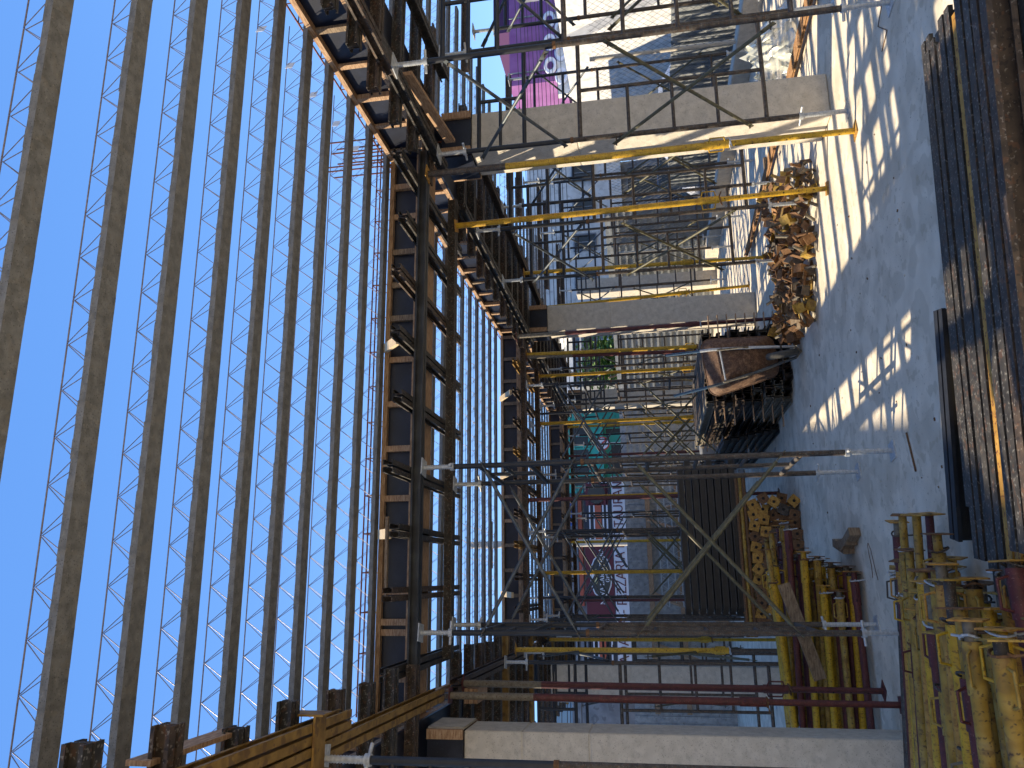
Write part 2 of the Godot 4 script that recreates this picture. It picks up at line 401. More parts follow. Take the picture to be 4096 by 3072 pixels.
# telescopic steel prop from its foot a to its head b; collar at t metres from the foot
func prop(label, a: Vector3, b: Vector3, t: float, outer: String, inner: String, group: String, plates := "", spin := 0.3, upper := "") -> Node3D:
	var o := thing("steel_prop", label, "prop", a, group)
	var f := frame_for(b - a)
	var y := f.y
	var L := (b - a).length()
	var bs := Basis(f.y, spin) * f
	if plates == "": plates = outer
	var ring := new_st()
	for e in [[0.0, 0], [L, 1]]:
		var c: Vector3 = a + y * e[0]
		put(o, "foot_plate" if e[1] == 0 else "head_plate", box_mesh, Transform3D(bs * Basis.from_scale(Vector3(0.12, 0.007, 0.12)), c + y * (0.0035 if e[1] == 0 else -0.0035)), plates)
	tube(o, "inner_tube", a + y * 0.007, a + y * (t + 0.05), 0.0235, inner)
	tube(o, "bore", a - y * 0.0006, a + y * 0.003, 0.019, "hole", true)
	for k in int(t / 0.13):
		var hp := a + y * (0.12 + k * 0.13)
		tube(o, "pin_hole", hp - bs.z * 0.0239, hp + bs.z * 0.0239, 0.0065, "hole", true)
	tube(o, "sleeve", a + y * t, a + y * (t + 0.19), 0.0345, outer)
	if upper == "":
		tube(o, "outer_tube", a + y * (t + 0.19), b - y * 0.007, 0.0285, outer)
	else:
		tube(o, "outer_tube", a + y * (t + 0.19), a + y * (L * 0.8), 0.0285, outer)
		tube(o, "worn_tube", a + y * (L * 0.8), b - y * 0.007, 0.0287, upper)
	for s in [-1, 1]:
		var h0: Vector3 = a + y * (t + 0.03) + bs.x * 0.034 * s
		var h1: Vector3 = a + y * (t + 0.16) + bs.x * 0.034 * s
		path(o, "handle", [h0, h0 + bs.x * 0.045 * s + y * 0.012, h1 + bs.x * 0.045 * s - y * 0.012, h1], 0.006, outer, 6)
	var pn: Vector3 = a + y * (t - 0.015)
	var loop_pts := []
	for k in 11:
		var an := TAU * 0.86 * k / 10.0
		loop_pts.append(pn + bs.x * cos(an) * 0.05 + bs.z * sin(an) * 0.036 + y * (0.012 * sin(an * 1.5)))
	loop_pts.append(pn + bs.z * 0.08 + bs.x * 0.06)
	path(o, "pin", loop_pts, 0.0055, ["galvanised", "old_steel", "rust"][int(abs(a.x * 13 + a.z * 7)) % 3], 5)
	return o

func rebar_cage(label, a: Vector3, b: Vector3, w, y0, y1, step):
	var dir := (b - a).normalized()
	var side := Vector3.UP.cross(dir)
	var o := thing("rebar_cage", label, "rebar", Vector3((a.x + b.x) / 2, y0, (a.z + b.z) / 2), "beam reinforcement cages")
	for s in [-1, 0, 1]:
		for y in [y0, y1]:
			tube(o, "long_bar", Vector3(a.x, y, a.z) + side * s * w / 2, Vector3(b.x, y, b.z) + side * s * w / 2, 0.007, "rebar", true)
	var st := new_st()
	var h: float = y1 - y0
	var c := [Vector3(-w / 2, 0, 0), Vector3(w / 2, 0, 0), Vector3(w / 2, h, 0), Vector3(-w / 2, h, 0)]
	for i in 4: st_tube(st, c[i], c[(i + 1) % 4], 0.0045, 5)
	st_tube(st, c[3], c[3] + Vector3(0.05, -0.05, 0.01), 0.0045, 5)
	var ms := st.commit()
	var L := (b - a).length()
	var n := int(L / step)
	for i in n:
		var p: Vector3 = a + dir * (i + 0.5) * step
		put(o, "stirrup", ms, Transform3D(Basis(side, Vector3.UP, side.cross(Vector3.UP)), Vector3(p.x, y0, p.z)), "rebar")
	return o

# ---------------------------------------------------------------- scene
func _ready():
	rng.seed = 20240
	# camera: the phone was held turned a quarter, so the picture's right is the world's down
	var cam := Camera3D.new()
	var right := Vector3(0.96791, -0.05333, 0.24557)
	var up := Vector3(0.00912, 0.98403, 0.17776)
	var fwd := Vector3(0.25113, 0.16982, -0.95294)
	cam.transform = Transform3D(Basis(-up, right, -fwd), Vector3(0, 1.7, 0))
	cam.fov = 52.43
	cam.near = 0.05
	cam.far = 400.0
	add_child(cam)
	cam.current = true
	# sky
	var we := WorldEnvironment.new()
	var env := Environment.new()
	var sm := ProceduralSkyMaterial.new()
	sm.sky_top_color = Color(0.244, 0.388, 0.595)
	sm.sky_horizon_color = Color(0.50, 0.65, 0.82)
	sm.sky_curve = 0.17
	sm.ground_bottom_color = Color(0.36, 0.34, 0.31)
	sm.ground_horizon_color = Color(0.55, 0.56, 0.57)
	sm.sun_angle_max = 1.0
	var sky := Sky.new()
	sky.sky_material = sm
	env.background_mode = Environment.BG_SKY
	env.sky = sky
	env.tonemap_mode = Environment.TONE_MAPPER_LINEAR
	env.tonemap_exposure = 3.0
	env.sdfgi_enabled = true
	env.ssao_enabled = true
	env.ssil_enabled = true
	we.environment = env
	add_child(we)
	# sun: from ahead of the camera, beyond the row of columns on the street-side neighbour
	var sun := DirectionalLight3D.new()
	sun.light_energy = 0.98
	sun.light_color = Color(1.0, 0.93, 0.81)
	sun.light_angular_distance = 0.5
	sun.shadow_enabled = true
	add_child(sun)
	sun.look_at_from_position(Vector3.ZERO, Vector3(1.0, -1.1, 0.547), Vector3.UP)

	make_materials()
	make_shared()
	build_ground()
	build_columns()
	build_slab()
	build_shoring()
	build_props()
	build_yard()
	build_background()

func build_ground():
	var f := put(self, "floor", chamfer_mesh(Vector3(16.7, 0.25, 32), 0.01), Transform3D(Basis.IDENTITY, V(-1.25, -0.125, 6.0)), "floor")
	f.set_meta("kind", "structure")
	var g := box(self, "ground", V(0, -0.6, 60), Vector3(500, 0.2, 500), "asphalt")
	g.set_meta("kind", "structure")
	var k := put(self, "kerb", chamfer_mesh(Vector3(0.22, 0.5, 32), 0.01), Transform3D(Basis.IDENTITY, V(7.22, 0.0, 6.0)), "column")
	k.set_meta("kind", "structure")

func build_columns():
	concrete_column(3.92, 6.35, 0.42, 3.2, "square concrete column beside the yellow props, boots in sunlight", [2.2])
	concrete_column(3.90, 11.65, 0.42, 3.2, "square concrete column behind the heap of rusty fork heads", [2.2])
	concrete_column(3.90, 17.3, 0.42, 3.2, "square concrete column standing behind the stacked steel profiles", [2.2, 2.75])
	concrete_column(-1.47, 6.2, 0.42, 3.2, "square concrete column with two formwork joints between the prop piles", [2.25, 2.75])
	concrete_column(-1.47, 11.2, 0.42, 3.2, "square concrete column seen behind the two red props", [2.2])
	concrete_column(6.58, 17.1, 0.36, 3.2, "slender concrete column near the mesh fence", [2.2])
	# dark form boxes that close the column heads
	for c in [[3.92, 6.35, "dark timber-edged form box on the column beside the yellow props"], [3.90, 11.65, "dark timber-edged form box on the column behind the fork heads"], [3.90, 17.3, "weathered form box on the column behind the steel profiles"], [-1.47, 6.2, "pale form box on the column between the prop piles"]]:
		var o := thing("column_head_form", c[2], "formwork", V(c[0] + 0.21, 3.2, c[1] + 0.21), "column head forms")
		for s in [-1, 1]:
			box(o, "panel", V(c[0] + 0.21, 3.34, c[1] + 0.21 + s * 0.222), Vector3(0.30, 0.28, 0.018), "film_ply")
			box(o, "panel", V(c[0] + 0.21 + s * 0.222, 3.34, c[1] + 0.21), Vector3(0.018, 0.28, 0.42), "film_ply" if c[0] > 0 else "pale_ply")
			for t in [-1, 1]: box(o, "edge_batten", V(c[0] + 0.21 + t * 0.185, 3.34, c[1] + 0.21 + s * 0.240), Vector3(0.07, 0.28, 0.03), "wood")

var bay0 := [0.62, 1.05, 1.47, 1.90, 2.32, 2.78, 3.21, 3.64, 4.06, 4.48, 4.87, 5.31, 5.74, 6.20]
func build_slab():
	var b1 := []
	for i in 11: b1.append(6.98 + i * 0.43)
	var b2 := []
	for i in 12: b2.append(12.5 + i * 0.43)
	for i in bay0.size(): joist(-1.09, 3.95, bay0[bay0.size() - 1 - i], "lattice joist against open sky, %s before the first cross beam form" % nth(i), "lattice joists of the first bay")
	for i in b1.size(): joist(-1.09, 3.95, b1[i], "lattice joist glimpsed past the first cross beam form, %s behind it" % nth(i), "lattice joists of the second bay")
	for i in b2.size(): joist(-1.09, 3.95, b2[i], "lattice joist beyond the second cross beam form, %s behind it" % nth(i), "lattice joists of the third bay")
	var fb := bay0.slice(4) + b1 + b2
	for i in fb.size(): joist(4.31, 7.6, fb[i], "lattice joist over the strip beside the mesh fence, %s along it" % nth(i), "lattice joists of the fence bay")
	# forms of the cross beams
	var xs := [2.63, 2.31, 2.1, 1.93, 1.53, 1.14, 0.72, -0.03, -0.27, -0.35, -0.7, 2.95, 3.3, 3.6]
	var ribs := []
	for x in xs: ribs.append(x + 1.05)
	formwork("navy film-faced beam form with timber ribs between the nearest columns", V(-1.05, 0, 6.46), V(3.92, 0, 6.46), 0.26, 3.63, 3.95, ribs)
	var rg := []
	for i in 14: rg.append(0.2 + i * 0.36)
	formwork("navy film-faced beam form with timber ribs between the middle columns", V(-1.05, 0, 11.80), V(3.92, 0, 11.80), 0.26, 3.63, 3.95, rg)
	formwork("navy film-faced beam form with timber ribs between the last columns", V(-1.05, 0, 17.5), V(3.92, 0, 17.5), 0.26, 3.63, 3.95, rg)
	var rl := []
	for i in 46: rl.append(0.15 + i * 0.41)
	formwork("long beam form with timber ribs over the column row by the yellow props", V(4.13, 0, -1), V(4.13, 0, 17.7), 0.40, 3.54, 3.95, rl)
	formwork("long beam form with timber ribs over the column row by the prop piles", V(-1.26, 0, -1), V(-1.26, 0, 17.7), 0.40, 3.54, 3.95, rl)
	# reinforcement lying in the forms
	rebar_cage("rusty reinforcement cage in the long form by the yellow props", V(4.13, 0, 1), V(4.13, 0, 17.6), 0.28, 3.72, 4.06, 0.2)
	rebar_cage("rusty reinforcement cage in the first cross beam form", V(-1.0, 0, 6.46), V(4.2, 0, 6.46), 0.2, 3.76, 4.12, 0.32)
	for i in 9:
		tag(tube(self, "starter_bar", V(4.0 + (i % 3) * 0.12, 3.3, 6.42 + (i / 3) * 0.12), V(4.0 + (i % 3) * 0.12, 4.55 + 0.07 * (i % 4), 6.42 + (i / 3) * 0.12), 0.008, "rebar", true), "thin rusty starter bar rising above the first column head", "rebar", "starter bars of the first column")
	# paper tags wired to the joists
	for i in 6:
		var d: float = bay0[7 + i]
		tag(box(self, "paper_tag", V(3.55 + 0.03 * i, 4.08, d - 0.02), Vector3(0.08, 0.055, 0.002), "tag_white", 0.5), "small white paper tag wired to a lattice joist end", "tag", "paper tags on the joists")

func build_shoring():
	# short steel beams under the forms
	var sx := [3.41, 2.94, 2.42, 1.92, 1.43, 0.86, 0.41, -0.05, -0.59]
	for si in sx.size():
		var x: float = sx[si]
		steel_beam("cross_steel_beam", "short steel beam poking out under the first cross form, %s from the sunlit column" % nth(si), V(x, 3.59, 5.5 + 0.1 * sin(x * 5)), V(x + 0.02, 3.59, 7.45), "dark_channel" if int(x * 10) % 3 else "rust_channel", "short beams under the first cross form")
	for i in 11:
		steel_beam("cross_steel_beam", "short steel beam under the second cross form, %s from the prop side" % nth(i), V(-0.75 + i * 0.44, 3.59, 10.85), V(-0.75 + i * 0.44, 3.59, 12.8), "rust_channel" if i % 3 else "yellow_channel", "short beams under the second cross form")
	for i in 11:
		steel_beam("cross_steel_beam", "short steel beam under the third cross form, %s from the prop side" % nth(i), V(-0.75 + i * 0.44, 3.59, 16.6), V(-0.75 + i * 0.44, 3.59, 18.4), "rust_channel", "short beams under the third cross form")
	var lz := [1.0, 1.5, 1.95, 2.37, 2.82, 3.32, 3.81, 4.4, 4.9, 5.35, 5.84]
	for i in 22: lz.append(7.15 + i * 0.47)
	var k := 0
	for d in lz:
		if abs(d - 11.86) < 0.3: continue
		var m = ["dark_channel", "rust_channel", "dark_channel"][k % 3]
		steel_beam("ledger_steel_beam", "short steel beam under the form by the prop piles, %s along it" % nth(k), V(-2.15, 3.50, d), V((-0.46 if d < 3.0 else -0.53) - 0.02 * (k % 3), 3.50, d), m if k < 14 or k % 4 else "yellow_channel", "short beams under the form by the prop piles")
		k += 1
	var rz := [2.1, 2.55, 3.0, 3.4, 3.81, 4.21, 4.6, 5.07, 5.51, 5.95]
	for i in 22: rz.append(7.2 + i * 0.46)
	k = 0
	for d in rz:
		if abs(d - 11.86) < 0.3: continue
		steel_beam("ledger_steel_beam", "short steel beam under the form by the yellow props, %s along it" % nth(k), V(3.42 + 0.03 * (k % 3), 3.50, d), V(5.05, 3.50, d + 0.02), "dark_channel" if k % 3 else "rust_channel", "short beams under the form by the yellow props")
		k += 1
	# long beams that carry them
	steel_beam("waler", "long dark steel beam carried by the tower in the middle of the bay, front one", V(-0.95, 3.511, 5.89), V(3.7, 3.511, 5.89), "gunmetal", "")
	steel_beam("waler", "long dark steel beam behind the first cross form on the same tower", V(-0.6, 3.511, 6.89), V(3.75, 3.511, 6.89), "dark_channel", "")
	for d in [11.15, 12.55]: steel_beam("waler", "long dark steel beam under the second cross beam form", V(-0.7, 3.511, d), V(3.7, 3.511, d), "rust_channel", "walers of the second cross form")
	for d in [16.9, 18.1]: steel_beam("waler", "long steel beam under the third cross beam form", V(-0.7, 3.511, d), V(3.7, 3.511, d), "rust_channel", "walers of the third cross form")
	for q in [[-0.78, 1.5, 6.3, "yellow_channel", "yellow painted long steel beam over the bracket plate and the black post"], [-0.80, 6.75, 11.0, "rust_channel", "rusty long steel beam on the red props and black tower"], [-1.75, 1.5, 11.0, "rust_channel", "rusty long steel beam outside the form by the prop piles"], [-0.80, 12.2, 17.0, "dark_channel", "dark long steel beam over the back part of the prop side"]]:
		steel_beam("waler", q[4], V(q[0], 3.42, q[1]), V(q[0] - 0.03, 3.42, q[2]), q[3], "")
	for q in [[3.66, 2.6, 4.75, "rust_channel", "rusty sun-flecked long steel beam carrying the form by the yellow props"], [3.70, 4.4, 6.2, "dark_channel", "dark sun-flecked long steel beam lapped beside the rusty one"], [3.66, 6.9, 11.4, "dark_channel", "sun-flecked long steel beam past the first column"], [3.66, 12.2, 17.0, "dark_channel", "sun-flecked long steel beam past the second column"], [4.66, 2.6, 6.2, "dark_channel", "dark long steel beam on the fence side of the first form stretch"], [4.66, 6.9, 17.0, "rust_channel", "dark long steel beam on the fence side of the farther stretch"]]:
		steel_beam("waler", q[4], V(q[0], 3.42, q[1]), V(q[0], 3.42, q[2]), q[3], "")
	# the lapped second yellow beam with its bracket plate
	steel_beam("waler", "yellow painted steel beam end lapped onto the yellow long beam", V(-0.67, 3.42, 2.2), V(-0.69, 3.42, 4.35), "yellow_channel", "")
	var bp := thing("bracket_plate", "ochre fork plate wrapped round the yellow steel beams", "bracket", V(-0.79, 3.27, 3.9), "")
	box(bp, "back_plate", V(-0.60, 3.44, 3.9), Vector3(0.01, 0.22, 0.13), "yellow_channel")
	box(bp, "seat_plate", V(-0.73, 3.372, 3.9), Vector3(0.25, 0.012, 0.13), "yellow_channel")
	box(bp, "back_plate", V(-0.86, 3.44, 3.9), Vector3(0.01, 0.22, 0.13), "yellow_channel")
	# towers
	tower("shoring tower with olive cross braces standing free in the middle of the bay", V(0.91, 0, 5.89), V(0.90, 0, 6.89), V(-0.33, 0, 5.89), V(-0.32, 0, 6.89), 3.465)
	tower("shoring tower straddling the sunlit first column with olive braces", V(3.66, 0, 5.89), V(4.66, 0, 5.89), V(3.67, 0, 4.68), V(4.67, 0, 4.68), 3.38)
	tower("shoring tower behind the first column beside the fork head heap", V(3.65, 0, 7.42), V(4.65, 0, 7.42), V(3.65, 0, 8.85), V(4.65, 0, 8.85), 3.38)
	tower("shoring tower standing behind the wheelbarrow and steel profiles", V(3.65, 0, 13.0), V(4.65, 0, 13.0), V(3.65, 0, 14.24), V(4.65, 0, 14.24), 3.38)
	tower("shoring tower beside the column behind the steel profiles", V(3.65, 0, 15.4), V(4.65, 0, 15.4), V(3.65, 0, 16.6), V(4.65, 0, 16.6), 3.38)
	tower("black topped tower whose post passes in front of the jointed column", V(-0.82, 0, 3.98), V(-1.76, 0, 3.98), V(-0.82, 0, 2.75), V(-1.76, 0, 2.75), 3.38, [])
	tower("black topped tower between the red props and the next column", V(-0.80, 0, 8.85), V(-1.8, 0, 8.85), V(-0.80, 0, 10.15), V(-1.8, 0, 10.15), 3.38)
	tower("shoring tower between the rusted bar bundle and the mesh fence", V(5.95, 0, 9.4), V(6.9, 0, 9.4), V(5.95, 0, 10.6), V(6.9, 0, 10.6), 3.38)
	tower("slim tower under the second cross form behind the black steel bars", V(0.75, 0, 11.15), V(0.75, 0, 12.55), V(-0.45, 0, 11.15), V(-0.45, 0, 12.55), 3.465)
	tower("slim tower under the second cross form behind the steel profiles", V(2.9, 0, 11.15), V(2.9, 0, 12.55), V(1.75, 0, 11.15), V(1.75, 0, 12.55), 3.465)
	tower("slim tower under the third cross form close to the grey hoarding", V(1.5, 0, 16.9), V(1.5, 0, 18.1), V(0.3, 0, 16.9), V(0.3, 0, 18.1), 3.465)
	tower("shoring tower by the fence beyond the rusted bar bundle", V(5.95, 0, 12.4), V(6.9, 0, 12.4), V(5.95, 0, 13.6), V(6.9, 0, 13.6), 3.38)
	tower("shoring tower by the fence in line with the slender column", V(5.95, 0, 15.2), V(6.9, 0, 15.2), V(5.95, 0, 16.4), V(6.9, 0, 16.4), 3.38)
	tower("shoring tower by the fence next to the plastic sheet", V(5.95, 0, 6.0), V(6.9, 0, 6.0), V(5.95, 0, 7.2), V(6.9, 0, 7.2), 3.38)
	tower("shoring tower past the second column by the prop side", V(-0.80, 0, 13.4), V(-1.8, 0, 13.4), V(-0.80, 0, 14.6), V(-1.8, 0, 14.6), 3.38)
	tower("free tower in the back of the bay behind the profile stack", V(3.0, 0, 13.6), V(3.0, 0, 14.6), V(1.9, 0, 13.6), V(1.9, 0, 14.6), 3.93)
	tower("free tower in the back of the bay behind the black bars", V(0.9, 0, 13.9), V(0.9, 0, 14.9), V(-0.2, 0, 13.9), V(-0.2, 0, 14.9), 3.93)
	tower("slim tower under the third cross form behind the profile stack", V(3.2, 0, 16.9), V(3.2, 0, 18.1), V(2.2, 0, 16.9), V(2.2, 0, 18.1), 3.465)
	for d in [4.9, 7.0, 9.6, 10.4, 12.6, 13.4, 15.4, 16.2]: steel_beam("waler", "long steel beam laid across the fence-side towers", V(5.3, 3.42, d), V(7.1, 3.42, d), "rust_channel", "walers of the fence-side towers")
	# timber odds and ends among the forms
	for q in [[V(2.02, 3.93, 6.22), V(1.97, 3.69, 5.85), "pale timber strut wedged against the first cross form, the longer one"], [V(0.42, 3.93, 6.22), V(0.40, 3.70, 5.80), "pale timber strut beside the thin upright stick under the cross form"], [V(-0.1, 3.93, 11.5), V(-0.12, 3.70, 11.1), "pale timber strut on the second cross form by the prop side"], [V(1.6, 3.93, 11.5), V(1.6, 3.70, 11.1), "pale timber strut on the second cross form in mid span"], [V(2.8, 3.93, 11.5), V(2.8, 3.70, 11.1), "pale timber strut on the second cross form by the column"]]:
		tag(bar(self, "timber_strut", q[0], q[1], 0.075, 0.035, "wood_pale"), q[2], "timber", "")
	tag(bar(self, "timber_stick", V(0.52, 3.69, 5.72), V(-0.08, 3.685, 5.72), 0.03, 0.02, "wood_grey"), "thin weathered stick lying across the steel beam ends", "timber")
	tag(bar(self, "timber_board", V(3.80, 3.38, 4.95), V(3.88, 3.32, 6.05), 0.03, 0.09, "wood"), "loose brown board hanging under the form by the yellow props", "timber")
	tag(bar(self, "timber_board", V(3.72, 3.92, 2.9), V(3.84, 3.64, 4.1), 0.06, 0.06, "wood"), "slanting pale batten against the form over the yellow props", "timber")
	tag(bar(self, "timber_board", V(-0.60, 3.56, 2.75), V(-0.60, 3.56, 3.4), 0.02, 0.1, "wood"), "clean brown board set between two dark steel beam ends", "timber")
	for i in 3: tag(bar(self, "timber_offcut", V(-0.9, 3.27 + i * 0.04, 6.9), V(-0.9, 3.27 + i * 0.04, 7.3), 0.12, 0.035, "wood"), "brown timber offcut stacked on the column head", "timber", "offcuts on the column head")

func build_props():
	prop("yellow prop whose foot stands on the sunlit floor before the first column", V(3.40, 0, 5.76), V(3.46, 3.47, 5.86), 0.95, "yellow", "yellow", "standing props by the first column", "ochre", 0.2, "old_steel")
	prop("yellow prop standing among the rusty fork heads", V(3.45, 0, 6.78), V(3.45, 3.47, 6.86), 0.95, "yellow", "yellow", "standing props by the first column", "ochre", 1.2)
	prop("yellow prop beyond the fork head heap by the second column", V(4.43, 0, 10.6), V(4.43, 3.38, 10.5), 0.95, "yellow", "yellow", "standing props by the second column", "ochre", 0.1)
	prop("yellow prop close behind the second column", V(4.63, 0, 12.2), V(4.5, 3.38, 12.2), 0.95, "yellow", "yellow", "standing props by the second column", "ochre", 0.7)
	prop("red prop in front of the sunlit face of the second column", V(3.42, 0, 10.3), V(3.40, 3.47, 10.3), 0.95, "red_oxide", "red_oxide", "standing props by the second column", "", 0.1, "grey_tube")
	prop("yellow prop rising behind the wheelbarrow handle", V(3.38, 0, 11.3), V(3.4, 3.47, 11.2), 0.95, "yellow", "yellow", "standing props by the second column", "ochre", 0.5)
	prop("red prop side by side with a yellow one behind the wheelbarrow", V(3.36, 0, 11.5), V(3.36, 3.47, 11.2), 0.95, "red_oxide", "old_steel", "standing props by the second column", "", 0.2, "grey_tube")
	prop("yellow prop under the waler behind the second cross form", V(3.4, 0, 12.5), V(3.4, 3.47, 12.5), 0.95, "yellow", "yellow", "standing props by the second column", "ochre", 0.9)
	prop("yellow prop beside the third column at the steel profiles", V(3.4, 0, 16.9), V(3.4, 3.47, 16.9), 0.95, "yellow", "yellow", "standing props by the third column", "ochre", 0.4)
	prop("red prop nearest the jointed column with a painted-over band", V(-0.86, 0, 6.47), V(-0.84, 3.38, 6.47), 0.95, "red_oxide", "red_oxide", "standing red props by the jointed column", "", 0.15, "grey_tube")
	prop("red prop next to the sagging yellow prop pile", V(-0.82, 0, 6.92), V(-0.80, 3.38, 6.92), 0.72, "red_oxide", "red_oxide", "standing red props by the jointed column", "", 0.9, "grey_tube")
	prop("yellow prop standing behind the black topped tower", V(-0.72, 0, 9.5), V(-0.72, 3.38, 9.5), 0.95, "yellow", "old_steel", "standing props by the prop pile", "ochre", 0.6)
	prop("yellow prop beside the shaded second column", V(-0.8, 0, 12.6), V(-0.8, 3.47, 12.55), 0.95, "yellow", "yellow", "standing props by the prop pile", "ochre", 0.6)
	for q in [[2.6, 12.55, "yellow"], [0.2, 12.55, "yellow"], [1.2, 11.15, "red_oxide"], [0.9, 16.9, "yellow"], [2.0, 18.1, "yellow"], [-0.3, 16.9, "red_oxide"], [2.75, 16.9, "red_oxide"]]:
		prop("%s prop standing under a cross form in the back of the bay" % ("yellow" if q[2] == "yellow" else "red"), V(q[0], 0, q[1]), V(q[0], 3.47, q[1]), 0.95, q[2], q[2], "%s props under the back cross forms" % ("yellow" if q[2] == "yellow" else "red"), "rust", q[0])
	# heap of props lying behind the jointed column: their feet point into the bay
	var cols := ["yellow", "yellow_worn", "yellow", "yellow_worn", "red_oxide", "yellow"]
	var r := RandomNumberGenerator.new(); r.seed = 5
	var n := 0
	for layer in 5:
		var cnt := 8 - layer
		for i in cnt:
			var d := 7.15 + layer * 0.07 + i * 0.125
			var y := 0.06 + layer * 0.115 + r.randf() * 0.02
			var x := -0.04 + r.randf_range(-0.2, 0.2) + layer * 0.11
			var c = cols[r.randi() % 6]
			prop("yellow prop lying in the shaded heap behind the jointed column, plate outward" if c.begins_with("yellow") else "dull red prop lying in the shaded heap behind the jointed column", V(x, y, d), V(x - 1.75, y + r.randf_range(0.0, 0.06), d + r.randf_range(-0.04, 0.1)), r.randf_range(0.03, 0.09), c, "grey_tube" if n % 3 else c, "yellow props heaped behind the column" if c.begins_with("yellow") else "red props heaped behind the column", "ochre" if n % 2 else "rust", r.randf() * 1.5)
			n += 1
	for q in [[0.45, 7.5], [0.38, 7.62], [0.30, 7.35], [0.42, 7.8]]:
		prop("long yellow prop pushed out above the heap behind the jointed column", V(q[0], 0.66 + n % 3 * 0.03, q[1]), V(q[0] - 1.9, 0.60, q[1] + 0.05), 0.3, "yellow", "yellow_worn", "long props on the shaded heap", "rust", n)
		n += 1
	tag(bar(self, "timber_board", V(0.0, 0.66, 7.05), V(-0.75, 0.45, 7.0), 0.02, 0.1, "wood_grey"), "weathered board leaning on the heap of yellow props", "timber")
	# the big heap in front of the jointed column
	var near := [ # x of the foot, y, d, collar distance, outer, inner
		[0.4, 0.1, 5.66, 0.1, "red_oxide", "grey_tube"],
		[0.4, 0.22, 5.11, 0.22, "yellow_worn", "yellow_worn"],
		[0.37, 0.26, 4.72, 0.5, "old_steel", "yellow_worn"],
		[0.39, 0.12, 4.95, 0.3, "red_oxide", "red_oxide"],
		[0.25, 0.24, 4.5, 0.1, "yellow_worn", "yellow_worn"],
		[0.1, 0.09, 5.78, 0.06, "old_steel", "grey_tube"],
		[0.13, 0.13, 4.66, 0.08, "ochre", "ochre"],
		[-0.05, 0.09, 5.4, 0.06, "ochre", "old_steel"],
		[0.09, 0.1, 4.8, 0.05, "grey_tube", "grey_tube"],
		[0.02, 0.34, 3.83, 0.05, "yellow_worn", "old_steel"],
		[0.05, 0.29, 3.6, 0.03, "ochre", "yellow"],
		[-0.03, 0.22, 4.36, 0.06, "yellow_worn", "yellow_worn"],
		[0.08, 0.36, 3.34, 0.03, "red_oxide", "old_steel"],
		[-0.19, 0.46, 3.75, 0.5, "grey_tube", "grey_tube"],
		[-0.12, 0.24, 3.95, 0.05, "yellow", "yellow"],
		[-0.16, 0.5, 3.19, 0.03, "yellow", "yellow"],
		[-0.3, 0.33, 4.2, 0.2, "yellow", "yellow_worn"],
		[-0.19, 0.56, 3.05, 0.06, "yellow_worn", "old_steel"],
		[0.02, 0.08, 5.2, 0.1, "yellow_worn", "grey_tube"],
		[0, 0.08, 4.45, 0.1, "yellow", "grey_tube"],
		[-0.05, 0.09, 4.2, 0.1, "yellow_worn", "grey_tube"],
		[-0.05, 0.1, 3.95, 0.1, "red_oxide", "grey_tube"],
		[-0.1, 0.12, 3.7, 0.1, "yellow", "grey_tube"],
		[-0.1, 0.22, 3.45, 0.1, "yellow_worn", "grey_tube"],
		[-0.1, 0.4, 3.55, 0.1, "yellow_worn", "yellow"],
		[-0.1, 0.3, 3.1, 0.1, "yellow", "grey_tube"],
		[-0.12, 0.42, 3.02, 0.08, "yellow_worn", "yellow"]]
	var q2 := RandomNumberGenerator.new(); q2.seed = 17
	for i in 14:
		var dd := 3.3 + i * 0.17
		near.append([q2.randf_range(-0.25, 0.25), 0.62 - (dd - 3.0) * 0.19, dd, q2.randf_range(0.03, 0.3), ["yellow_worn", "red_oxide", "yellow", "ochre", "yellow_worn"][i % 5], ["grey_tube", "yellow_worn", "old_steel"][i % 3]])
	n = 0
	var words := {"red_oxide": ["dull red prop lying in the large heap in front of the jointed column", "red props of the large heap"], "yellow": ["bright yellow prop lying in the large heap in front of the jointed column", "bright yellow props of the large heap"], "yellow_worn": ["rust-chipped yellow prop lying in the large heap before the jointed column", "chipped yellow props of the large heap"], "ochre": ["ochre prop with square plate lying in the large heap before the jointed column", "ochre props of the large heap"], "grey_tube": ["bare grey prop tube lying on top of the large heap", "grey props of the large heap"], "old_steel": ["blackened prop lying in the large heap before the jointed column", "blackened props of the large heap"]}
	for q in near:
		prop(words[q[4]][0], V(q[0], q[1], q[2]), V(q[0] - 1.75, q[1] + 0.01 * (n % 3), q[2] + (q[2] - 3.2) * 0.17 + 0.03 * ((n % 4) - 1.5)), q[3], q[4], q[5], words[q[4]][1], ["ochre", "rust", "yellow_worn"][n % 3], n * 0.37)
		n += 1

func fork_head(m: String, m2: String, look: String) -> Node3D:
	var o := thing("fork_head", "%s steel fork head tossed on the sunlit heap" % look, "fork head", Vector3.ZERO, "%s fork heads" % look)
	var st := new_st()
	st_box(st, Vector3(0, 0, 0), Vector3(0.12, 0.006, 0.10))
	for s in [-1, 1]: st_box(st, Vector3(s * 0.060, 0.055, 0), Vector3(0.006, 0.116, 0.10))
	put(o, "cradle", st.commit(), Transform3D.IDENTITY, m)
	tube(o, "stem", Vector3(0, -0.003, 0), Vector3(0, -0.16, 0), 0.018, m2)
	return o

